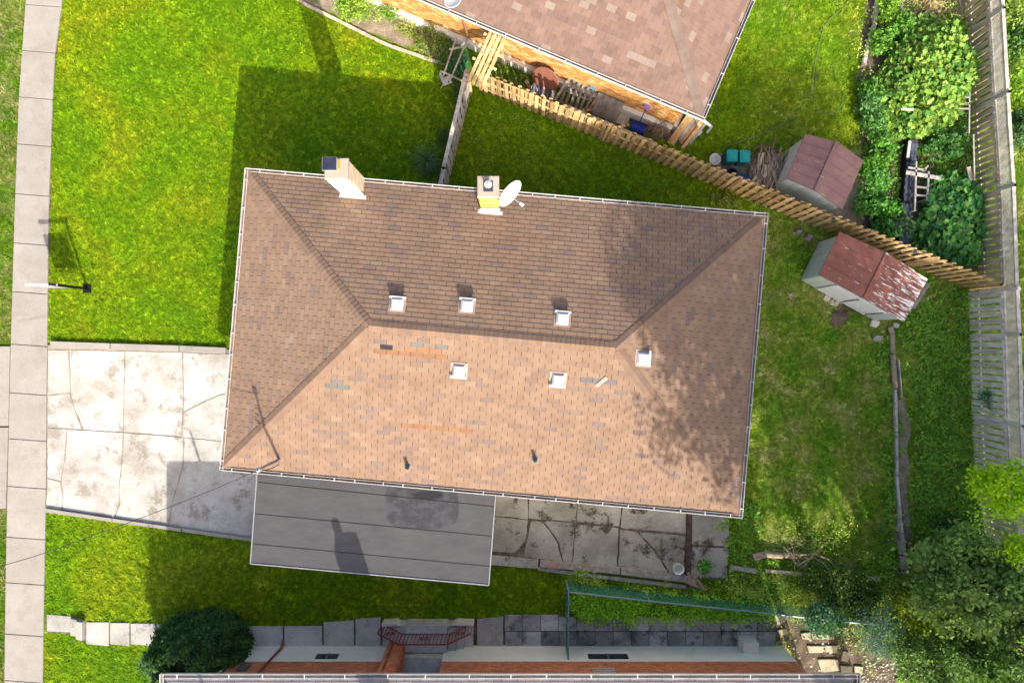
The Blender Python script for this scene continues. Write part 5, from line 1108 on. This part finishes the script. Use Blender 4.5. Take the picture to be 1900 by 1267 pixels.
# cedar bush
cbx = thing('cedar_bush', g3(388, 1182), 'large dense dark green rounded cedar bush beside the neighbour path', 'bush')
n = 21000; th_ = rng.random(n)*2*np.pi; ph_ = np.arccos(rng.random(n)*.98); c = np.array(g3(388, 1182)); lump = 1+.13*np.sin(5*th_)*np.sin(4*ph_)+.05*rng.normal(size=n)+.04*np.sin(13*th_+9*ph_)
D_ = np.stack([np.sin(ph_)**.75*np.cos(th_)*1.60, np.sin(ph_)**.75*np.sin(th_)*1.05, np.cos(ph_)**.85*2.5], 1)*lump[:, None]
cloud('foliage', c+D_, .08+.07*rng.random(n), (.008, .035, .008), (.07, .15, .03), M_leaf2, cbx, T_KITE, .8, out=nrm_(D_)*1.1, clump=(np.sin(9*th_)*np.sin(11*ph_)*.5+.5))
b = MB(); b.lathe(tuple(c), [(.9, 0), (.9, .6), (.8, 1.2), (.5, 1.8), (.2, 2.1), (0, 2.15)], 20, (.08, .11, .04)); b.build('dark_core', M_bark, cbx)  # added dark solid core, stops views through the foliage
# flower bed and small plants
FL = [('bright leafy shrub at the top of the flower bed', 655, 12, .75, .45, .7, (.10, .22, .02), (.26, .36, .05), 24, 1500, .09), ('pale flowering clump in the middle of the flower bed', 690, 18, .55, .35, .5, (.14, .24, .04), (.30, .36, .10), 16, 900, .08),
      ('leafy clump against the white wall base in the flower bed', 725, 20, .5, .35, .6, (.06, .16, .02), (.18, .28, .04), 16, 900, .09), ('yellow-green straggly plant near the end of the flower bed', 768, 50, .7, .4, .6, (.12, .17, .03), (.30, .30, .09), 22, 900, .07),
      ('tall weedy plant in the right part of the flower bed', 800, 78, .7, .45, .7, (.07, .13, .02), (.22, .26, .06), 24, 1100, .08), ('dark leafy plant at the shaded corner of the flower bed', 830, 98, .5, .5, .6, (.04, .10, .02), (.11, .17, .04), 18, 900, .08),
      ('blue-green leafy plant inside the trellis frame', 852, 118, .38, .5, .5, (.03, .12, .06), (.07, .19, .09), 16, 900, .08), ('shaded weeds under the picket fence top end', 850, 165, .3, .6, .4, (.03, .09, .02), (.08, .15, .03), 14, 700, .07),
      ('leafy climber behind the arbour', 928, 132, .35, .3, .6, (.06, .13, .02), (.15, .22, .04), 12, 500, .08), ('low leafy plant behind the cedar fence near the tub', 958, 148, .4, .3, .4, (.05, .11, .02), (.12, .18, .04), 12, 500, .08),
      ('low white-flowered plant beside the spiky plant', 795, 318, .5, .35, .4, (.025, .075, .03), (.07, .13, .05), 16, 900, .06), ('bushy weed along the grey picket fence', 822, 268, .25, .75, .35, (.03, .08, .02), (.07, .13, .03), 16, 800, .06),
      ('yellowish weed clump at the foot of the cedar fence by the eave', 1345, 372, .55, .3, .4, (.10, .15, .02), (.24, .25, .05), 16, 800, .07), ('small bright weed behind the stick heap', 1455, 288, .22, .18, .3, (.12, .22, .02), (.24, .34, .04), 8, 300, .07)]
for lb, px, py, rx, ry, h, c1, c2, ncl, nl, ls in FL: shrub('garden_plant', px, py, rx, ry, h, ncl, nl, ls, c1, c2, lb, 'plant', z0=h*.5, trunk=.02, crad=.09, limbs=4)
shrub('creeper_sprig', 1832, 742, .28, .4, .3, 12, 420, .07, (.02, .10, .04), (.04, .16, .06), 'small dark creeper sprig on the bleached lattice fence', 'plant', z0=1.0, trunk=.012, crad=.09, limbs=2)
sp_ = thing('spiky_plant', W(792, 296), 'spiky grass-leaved plant in the shade next to the bungalow eave', 'plant')
b = MB()
for k in range(70):
    a = rnd(0, 6.283); L_ = rnd(.4, .85); p0 = W(792, 298); d = Vector((math.cos(a), math.sin(a), 0)); s = Vector((-d.y, d.x, 0))*.014; h = rnd(.25, .6); f = rnd(.7, 1.2)
    P = [p0+d*L_*t+Vector((0, 0, h*math.sin(t*2.6))) for t in (0, .35, .7, 1)]; vs = []
    for i, q in enumerate(P): ww_ = s*(1-i*.3); vs += [q-ww_, q+ww_]
    b.add(vs, [(0, 1, 3, 2), (2, 3, 5, 4), (4, 5, 7, 6)], (.10*f, .17*f, .09*f))
b.build('leaves', M_leaf, sp_)
# potted plant
pp = thing('potted_plant', W(1302, 1046), 'bushy variegated plant in a dark pot on the small patio pad', 'plant'); c = W(1302, 1046)
MB().lathe(c, [(0, 0), (.18, 0), (.25, .3), (.22, .3), (.2, .25), (0, .25)], 16, (.05, .035, .03)).build('pot', M_paint, pp)
P = np.array(c)+rng.normal(size=(420, 3))*np.array([.15, .15, .1])+np.array([0, 0, .4]); cloud('foliage', P, .05+.05*rng.random(420), (.05, .13, .03), (.30, .32, .16), M_leaf, pp)
P = np.array(c)+rng.normal(size=(120, 3))*np.array([.07, .07, .05])+np.array([0, .1, .5]); cloud('bright_shoots', P, .09+.04*rng.random(120), (.04, .22, .03), (.07, .3, .04), M_leaf, pp)
# vines and squash: whole leaves near the top are objects
def leafmeshes(cols, s0, s1):
    out = []
    for c in cols:
        for s in (s0*.8, s0*1.1, s1):
            b = MB(); T, F = T_LOBE; b.add([(v[0]*s, (v[1]-.4)*s, v[2]*s) for v in T], [tuple(int(q) for q in f) for f in F], c); out.append(b.mesh('leaf', M_leaf))
    return out
def bigleaf_plant(name, poly, hmax, nobj, nstuff, size, cols, label, cat, seed, dome=1.0, c1=None, c2=None, hbase=.25):
    r_ = random.Random(seed); q = Wp(poly); cx = sum(p.x for p in q)/len(q); cy = sum(p.y for p in q)/len(q); x0, x1 = min(p.x for p in q), max(p.x for p in q); y0, y1 = min(p.y for p in q), max(p.y for p in q)
    t = thing(name, Vector((cx, cy, 0)), label, cat); Q = [(p.x, p.y) for p in q]
    def hgt(P): e = np.sqrt(((P[:, 0]-cx)/(x1-x0)*2)**2+((P[:, 1]-cy)/(y1-y0)*2)**2); return hbase+(hmax-hbase)*np.clip(1-e**2.5, 0, 1)+.16*np.sin(P[:, 0]*3.1)*np.sin(P[:, 1]*2.7)
    def samp(n):
        P = np.empty((0, 2))
        while len(P) < n: c = np.stack([rng.uniform(x0, x1, n*2), rng.uniform(y0, y1, n*2)], 1); P = np.vstack([P, c[inpoly(c, Q)]])
        return P[:n]
    P = samp(nstuff); z = hgt(P)*(.45+.62*rng.random(nstuff)); C = np.column_stack([P, np.maximum(z, .05)])
    cloud('undergrowth_leaves', C, size*(.55+.5*rng.random(nstuff)), c1 or cols[0], c2 or cols[1], M_leaf, t, T_LOBE, .6, kind='stuff')
    # evenly spread the object leaves
    cand = samp(nobj*12); keep = [cand[0]]; dmin = size*.78
    for c in cand[1:]:
        if len(keep) >= nobj: break
        if min((c[0]-k[0])**2+(c[1]-k[1])**2 for k in keep) > dmin*dmin*.55: keep.append(c)
    K_ = np.array(keep); zs = hgt(K_)+rng.uniform(-.05, .2, len(K_)); ms = leafmeshes(cols, size*.9, size*1.2)
    for (x, y), z in zip(K_, zs):
        nn = Vector((r_.gauss(0, .42), r_.gauss(-.12, .42), 1)).normalized(); a = nn.cross(Vector((r_.gauss(0, 1), r_.gauss(0, 1), .1))).normalized(); piece('leaf', r_.choice(ms), frame((x, y, max(z, .1)), a, nn.cross(a), nn), t)
    b = MB()
    for k in range(26): p = K_[r_.randrange(len(K_))]; b.tube([(p[0], p[1], 0), (p[0]+r_.uniform(-.1, .1), p[1], hgt(np.array([p]))[0])], .012, 5, (.5, .7, .3))
    b.build('stems', M_bark, t); return t
bigleaf_plant('climbing_vine', [(1642, 108), (1690, 42), (1745, 25), (1783, 45), (1796, 110), (1792, 170), (1768, 190), (1755, 235), (1700, 262), (1655, 262), (1622, 215), (1612, 160)], 1.15, 300, 5200, .18, [(.10, .24, .035), (.16, .30, .05), (.24, .36, .08), (.20, .33, .05), (.07, .19, .04)], 'big sunlit mass of round-leaved climbing vine in the upper right garden', 'vine', 3, c1=(.06, .15, .02), c2=(.25, .33, .06))
bigleaf_plant('squash_plant', [(1712, 345), (1750, 322), (1790, 318), (1808, 370), (1818, 430), (1812, 480), (1780, 500), (1735, 480), (1692, 468), (1676, 430), (1700, 400)], .75, 300, 2300, .21, [(.05, .17, .04), (.075, .22, .05), (.10, .26, .05), (.04, .15, .05), (.13, .27, .06)], 'shaded squash plants with large round leaves against the lattice fence', 'plant', 5, c1=(.03, .11, .02), c2=(.08, .19, .04))
TM = [('young bright leafy plant at the top of the garden', 1652, 20, .45, .5, (.10, .22, .02), (.24, .36, .05)), ('leafy pepper plant below the top garden plant', 1672, 48, .45, .4, (.05, .15, .02), (.13, .25, .04)), ('broad-leaved plant left of the vine mass', 1636, 75, .4, .45, (.06, .17, .02), (.14, .27, .04)),
      ('vegetable plant at the left foot of the vine mass, upper', 1616, 165, .35, .35, (.05, .15, .02), (.12, .24, .04)), ('large-leaved plant beside the upper lawn edge', 1612, 192, .4, .4, (.06, .16, .05), (.12, .24, .07)), ('vegetable plant just below the large-leaved one at the lawn edge', 1622, 232, .45, .4, (.05, .15, .03), (.11, .23, .05)),
      ('bushy vegetable plant above the shed corner', 1640, 272, .55, .5, (.05, .16, .02), (.13, .27, .04)), ('fine-leaved carrot-like clump right of the mauve shed roof', 1618, 312, .45, .35, (.06, .17, .015), (.11, .26, .03)), ('bright tomato plant beside the shingled planter, upper', 1628, 338, .5, .45, (.06, .18, .03), (.13, .30, .06)),
      ('tomato plant beside the shingled planter, middle', 1613, 378, .45, .45, (.05, .16, .02), (.11, .25, .05)), ('fine green clump left of the shingled planter', 1645, 388, .4, .35, (.05, .17, .02), (.10, .25, .03)), ('small seedling clump near the cedar fence in the garden', 1642, 425, .38, .4, (.04, .14, .03), (.09, .22, .05)),
      ('grey-green low plant at the lower end of the shingled planter', 1672, 418, .35, .35, (.05, .11, .04), (.12, .18, .09)), ('leafy weeds between vine mass and squash plants', 1745, 275, .6, .5, (.03, .10, .02), (.08, .18, .04)), ('small plants under the lattice fence above the squash', 1775, 262, .4, .5, (.03, .10, .02), (.09, .19, .04))]
for lb, px, py, rx, ry, c1, c2 in TM: shrub('vegetable_plant', px, py, rx, ry, .6, 22, 800, .13, c1, c2, lb, 'plant', z0=.4, trunk=.015, crad=.10, limbs=4)
EG = [('yellow-green bush beyond the lattice fence at the top right corner', 1878, 25, .6, .9, (.10, .19, .03), (.26, .33, .07)), ('green bush beyond the lattice fence, second from the top', 1886, 80, .4, .6, (.05, .13, .03), (.13, .22, .05)), ('sunlit bright bush beyond the lattice fence', 1884, 165, .5, .9, (.12, .24, .02), (.28, .38, .06)), ('dark strappy bush beyond the lattice fence lower down', 1890, 235, .4, .6, (.03, .09, .03), (.08, .15, .05))]
for lb, px, py, rx, ry, c1, c2 in EG: shrub('garden_bush', px, py, rx, ry, 1.0, 30, 1800, .12, c1, c2, lb, 'bush', z0=.9)
# ---------------------------------------------------------------- scatters (grass, ground cover, weeds)
def scatter(name, protos, P, rot, sc, mat):
    """protos: list of (verts, tris, colour); one object whose points become copies through geometry nodes"""
    V = []; F = []; pid = []; pr = []; C = []
    for i, (v, f, c) in enumerate(protos):
        F += [tuple(int(q)+len(V) for q in t) for t in f]; V += [tuple(map(float, q)) for q in v]; pid += [i]*len(v); pr += [1]*len(v); C += [c]*len(v)
    k = len(V); me = bpy.data.meshes.new(name); me.from_pydata(V, [], F); me.vertices.add(len(P))
    co = np.empty((k+len(P), 3), dtype=np.float32); co[:k] = V; co[k:] = P; me.vertices.foreach_set('co', co.ravel())
    def att(nm, ty, dat, key='value'): a = me.attributes.new(nm, ty, 'POINT'); a.data.foreach_set(key, dat)
    z = np.zeros(len(P))
    att('proto', 'INT', np.concatenate([pr, z]).astype(np.int32)); att('pid', 'INT', np.concatenate([pid, z]).astype(np.int32))
    att('sc', 'FLOAT', np.concatenate([np.ones(k), sc]).astype(np.float32)); att('rt', 'FLOAT', np.concatenate([np.zeros(k), rot]).astype(np.float32))
    a = me.color_attributes.new('Col', 'FLOAT_COLOR', 'POINT'); cc = np.ones((k+len(P), 4), dtype=np.float32); cc[:k, :3] = C; a.data.foreach_set('color', cc.ravel())
    me.materials.append(mat); o = bpy.data.objects.new(name, me); link(o); o['kind'] = 'stuff'
    ng = bpy.data.node_groups.new(name, 'GeometryNodeTree'); ng.interface.new_socket('Geometry', in_out='INPUT', socket_type='NodeSocketGeometry'); ng.interface.new_socket('Geometry', in_out='OUTPUT', socket_type='NodeSocketGeometry')
    N = ng.nodes.new; gi, go = N('NodeGroupInput'), N('NodeGroupOutput')
    def attr(nm, ty): x = N('GeometryNodeInputNamedAttribute'); x.data_type = ty; x.inputs[0].default_value = nm; return [s for s in x.outputs if s.enabled][0]
    cmp_ = N('FunctionNodeCompare'); cmp_.data_type = 'INT'; cmp_.operation = 'EQUAL'
    ia, ib = [s for s in cmp_.inputs if s.enabled][:2]; ng.links.new(attr('proto', 'INT'), ia); ib.default_value = 1
    se = N('GeometryNodeSeparateGeometry'); se.domain = 'POINT'; ng.links.new(gi.outputs[0], se.inputs[0]); ng.links.new(cmp_.outputs[0], se.inputs[1])
    sp = N('GeometryNodeSplitToInstances'); sp.domain = 'POINT'; ng.links.new(se.outputs[0], sp.inputs[0]); ng.links.new(attr('pid', 'INT'), sp.inputs['Group ID'])
    ip = N('GeometryNodeInstanceOnPoints'); ng.links.new(se.outputs[1], ip.inputs['Points']); ng.links.new(sp.outputs[0], ip.inputs['Instance']); ip.inputs['Pick Instance'].default_value = True
    cx = N('ShaderNodeCombineXYZ'); ng.links.new(attr('rt', 'FLOAT'), cx.inputs[2]); ng.links.new(cx.outputs[0], ip.inputs['Rotation']); ng.links.new(attr('sc', 'FLOAT'), ip.inputs['Scale'])
    ng.links.new(ip.outputs[0], go.inputs[0]); md = o.modifiers.new('scatter', 'NODES'); md.node_group = ng; return o
def tuft(n, rad, h, w, seed):
    r = random.Random(seed); V = []; F = []
    for k in range(n):
        a = r.uniform(0, 6.283); d = r.uniform(0, rad); x, y = d*math.cos(a), d*math.sin(a); b = r.uniform(0, 6.283); L_ = r.uniform(.25, .6)*h; ln = r.uniform(.35, 1.1)*h
        s = (-math.sin(b)*w/2, math.cos(b)*w/2); i = len(V)
        V += [(x-s[0], y-s[1], 0), (x+s[0], y+s[1], 0), (x+math.cos(b)*ln*.5-s[0]*.8, y+math.sin(b)*ln*.5-s[1]*.8, L_*.75), (x+math.cos(b)*ln*.5+s[0]*.8, y+math.sin(b)*ln*.5+s[1]*.8, L_*.75), (x+math.cos(b)*ln, y+math.sin(b)*ln, L_*.9)]
        F += [(i, i+1, i+3), (i, i+3, i+2), (i+2, i+3, i+4)]
    return V, F, (1, 1, 1)
def area_pts(n, x0, x1, y0, y1): return np.stack([rng.uniform(x0, x1, n), rng.uniform(y0, y1, n)], 1)
def P2(poly): return [(p.x, p.y) for p in Wp(poly)]
EXC = [[(lerp(y, L)-1, y) for y in (-90, 183, 400, 640, 1100, 1360)]+[(lerp(y, R)+1, y) for y in (1360, 1100, 640, 400, 183, -90)], [(-90, 640), (24, 640), (16, 946), (-90, 946)], [(88, 633), (480, 645), (500, 1006), (88, 948)], [(505, 395), (1315, 470), (1290, 900), (480, 830)],
       [(880, 900), (1353, 935), (1350, 1075), (1285, 1070), (1285, 1092), (998, 1055), (880, 1043)], [(86, 1142), (135, 1142), (162, 1154), (500, 1164), (640, 1152), (710, 1148), (1040, 1140), (1430, 1144), (1430, 1400), (400, 1400), (400, 1194), (160, 1194), (133, 1176), (86, 1174)]]
for p, mt in BEDS: EXC.append(p)
for q in ([(1462, 270), (1560, 318), (1525, 398), (1432, 345)], [(1518, 446), (1672, 528), (1630, 600), (1482, 520)], [(1536, 590), (1552, 562), (1575, 572), (1578, 590), (1560, 608), (1545, 606)], [(850, 0), (1260, 230), (1270, 100), (1350, -100), (850, -100)]): EXC.append(q)
def mask(P, jit=.05):
    Q = P+rng.normal(size=P.shape)*jit; m_ = np.ones(len(P), bool)
    for e in EXC: m_ &= ~inpoly(Q, P2(e))
    return P[m_]
protos = [tuft(15, .075, .10, .016, s) for s in range(5)]+[tuft(14, .06, .14, .018, 9)]
P = mask(area_pts(118000, -19.6, 19.6, -13.2, 13.2), .035)
cl = np.sin(P[:, 0]*2.1+np.sin(P[:, 1]*1.3)*2)*np.sin(P[:, 1]*2.4+np.sin(P[:, 0]*.9)*2)
scatter('lawn_grass', protos, np.column_stack([P, np.zeros(len(P))]), rng.random(len(P))*6.283, (.7+.55*rng.random(len(P)))*(1+.22*cl), M_grass)
def cluster(n, rad, h, s, seed, tpl=T_KITE, c=((.05, .12, .02), (.12, .2, .03))):
    r = np.random.default_rng(seed); C = r.normal(size=(n, 3))*np.array([rad, rad, h*.25])+np.array([0, 0, h*.6]); V, F, CC = leafgeo(C, s*(.6+.7*r.random(n)), np.ones((n, 3)), tpl, .6)
    t = r.random(); return V, F, tuple(np.array(c[0])*(1-t)+np.array(c[1])*t)
def cover(name, poly, dens, pr, mat, jit=.1, z=0, smin=.6, smax=1.3, holes=0.0):
    Q = P2(poly); a = np.array(Q); n = int((a[:, 0].max()-a[:, 0].min())*(a[:, 1].max()-a[:, 1].min())*dens); P = area_pts(n, a[:, 0].min(), a[:, 0].max(), a[:, 1].min(), a[:, 1].max())
    P = P[inpoly(P+rng.normal(size=P.shape)*jit, Q)]
    if holes: P = P[(np.sin(P[:, 0]*3.3+P[:, 1])*np.sin(P[:, 1]*2.3-P[:, 0]*.7)+rng.normal(size=len(P))*.3) > holes-1]
    scatter(name, pr, np.column_stack([P, np.full(len(P), z)]), rng.random(len(P))*6.283, smin+(smax-smin)*rng.random(len(P)), mat)
ivy = [cluster(26, .10, .14, .075, s, T_ROUND if s % 2 else T_KITE, ((.05, .14, .012), (.17, .28, .035))) for s in range(6)]
cover('ground_cover', [(1664, 600), (1700, 570), (1740, 545), (1796, 545), (1800, 720), (1806, 870), (1825, 1000), (1780, 1060), (1720, 1050), (1700, 930), (1702, 790), (1690, 720)], 34, ivy, M_cover, .16, holes=.05)
cover('ground_cover', [(1340, 945), (1400, 930), (1430, 1000), (1460, 1090), (1410, 1120), (1335, 1085), (1352, 1060)], 26, ivy, M_cover, .12, holes=.5)
cover('ground_cover', [(1625, 610), (1655, 640), (1662, 800), (1668, 960), (1672, 1080), (1640, 1060), (1640, 900), (1648, 780)], 22, ivy, M_cover, .1, holes=.6)
clv = [cluster(22, .09, .07, .045, s+20, T_KITE, ((.10, .20, .015), (.2, .30, .04))) for s in range(5)]
cover('clover', [(900, 185), (1100, 268), (1290, 350), (1270, 370), (1040, 350), (850, 330), (862, 250)], 16, clv, M_cover, .15, holes=.75)
cover('clover', [(1425, 410), (1500, 470), (1478, 520), (1440, 600), (1425, 560)], 18, clv, M_cover, .12, holes=.5)
hdg = [cluster(34, .13, .5, .085, s+40, T_KITE, ((.08, .24, .015), (.26, .42, .03))) for s in range(6)]
cover('hedge', [(1062, 1092), (1100, 1094), (1250, 1102), (1430, 1114), (1430, 1143), (1300, 1147), (1065, 1142)], 46, hdg, M_cover, .05)
wee = [cluster(24, .12, .34, .065, s+60, T_KITE, ((.08, .18, .015), (.32, .38, .06))) for s in range(6)]+[tuft(22, .06, .32, .014, 77)[:2]+((.26, .28, .09),), tuft(22, .06, .26, .014, 78)[:2]+((.14, .22, .05),)]
cover('weeds', [(1045, 1062), (1090, 1050), (1120, 1078), (1280, 1092), (1350, 1080), (1430, 1110), (1250, 1100), (1062, 1092)], 34, wee, M_cover, .12)
cover('weeds', [(1430, 1135), (1560, 1150), (1650, 1190), (1640, 1230), (1600, 1215), (1560, 1190), (1480, 1165), (1460, 1250), (1440, 1200)], 9, wee, M_cover, .25)
cover('weeds', [(1330, 1078), (1440, 1050), (1500, 1062), (1560, 1100), (1600, 1160), (1500, 1145), (1430, 1128)], 17, wee, M_cover, .15)
cover('weeds', [(1430, 975), (1540, 950), (1600, 990), (1640, 1060), (1600, 1110), (1520, 1050), (1440, 1010)], 12, wee, M_cover, .2, holes=.7)
cover('weeds', [(1600, 120), (1625, 60), (1650, 130), (1620, 200), (1680, 280), (1660, 440), (1600, 400), (1598, 250)], 16, ivy, M_cover, .2, holes=.45)
cover('weeds', [(1690, 240), (1790, 190), (1800, 330), (1700, 340)], 22, ivy, M_cover, .2, holes=.3)
cover('weeds', [(1640, 0), (1700, -20), (1795, 20), (1790, 60), (1650, 70)], 16, wee, M_cover, .2, holes=.3)
cover('ground_cover', [(1640, 1010), (1780, 1000), (1900, 1000), (1980, 1300), (1690, 1300), (1650, 1200), (1560, 1150), (1560, 1100)], 26, ivy, M_cover, .15)
cover('weeds', [(1575, -20), (1612, -20), (1600, 60), (1598, 180), (1585, 100)], 12, wee, M_cover, .12)
cover('weeds', [(560, -10), (860, 60), (870, 110), (840, 118), (700, 70)], 4, wee, M_cover, .1, holes=.6)
cover('weeds', [(1700, 510), (1796, 545), (1790, 560), (1700, 600), (1670, 600)], 22, ivy, M_cover, .1)
ct = [cluster(16, .05, .05, .04, s+90, T_KITE, ((.12, .20, .02), (.3, .30, .06))) for s in range(3)]
for q, dn in (([(205, 797), (212, 797), (212, 803), (205, 803)], 150), ([(300, 968), (320, 971), (320, 980), (300, 977)], 60), ([(88, 936), (240, 958), (240, 963), (88, 944)], 30), ([(88, 628), (98, 634), (98, 646), (88, 646)], 60), ([(128, 648), (136, 648), (134, 700), (129, 690)], 40), ([(338, 655), (343, 655), (342, 672), (339, 672)], 60), ([(914, 1021), (1260, 1062), (1260, 1067), (914, 1026)], 20), ([(982, 958), (1150, 976), (1150, 981), (982, 963)], 12)):
    cover('joint_weeds', q, dn, ct, M_cover, .03)
# leaves and litter collected along the pavement edge
lt = [cluster(7, .06, .01, .035, s+120, T_KITE, ((.28, .13, .04), (.36, .2, .08))) for s in range(3)]
for q, dn in (([(46, 0), (54, 0), (36, 183), (28, 183)], 6), ([(96, 180), (102, 180), (94, 400), (90, 400)], 4), ([(20, 628), (30, 628), (30, 652), (16, 646)], 40), ([(86, 400), (94, 400), (92, 640), (86, 640)], 4), ([(100, 648), (130, 648), (128, 656), (100, 654)], 30), ([(1280, 1046), (1290, 1046), (1290, 1068), (1280, 1068)], 20)):
    cover('leaf_litter', q, dn, lt, M_cover, .02, z=.06)
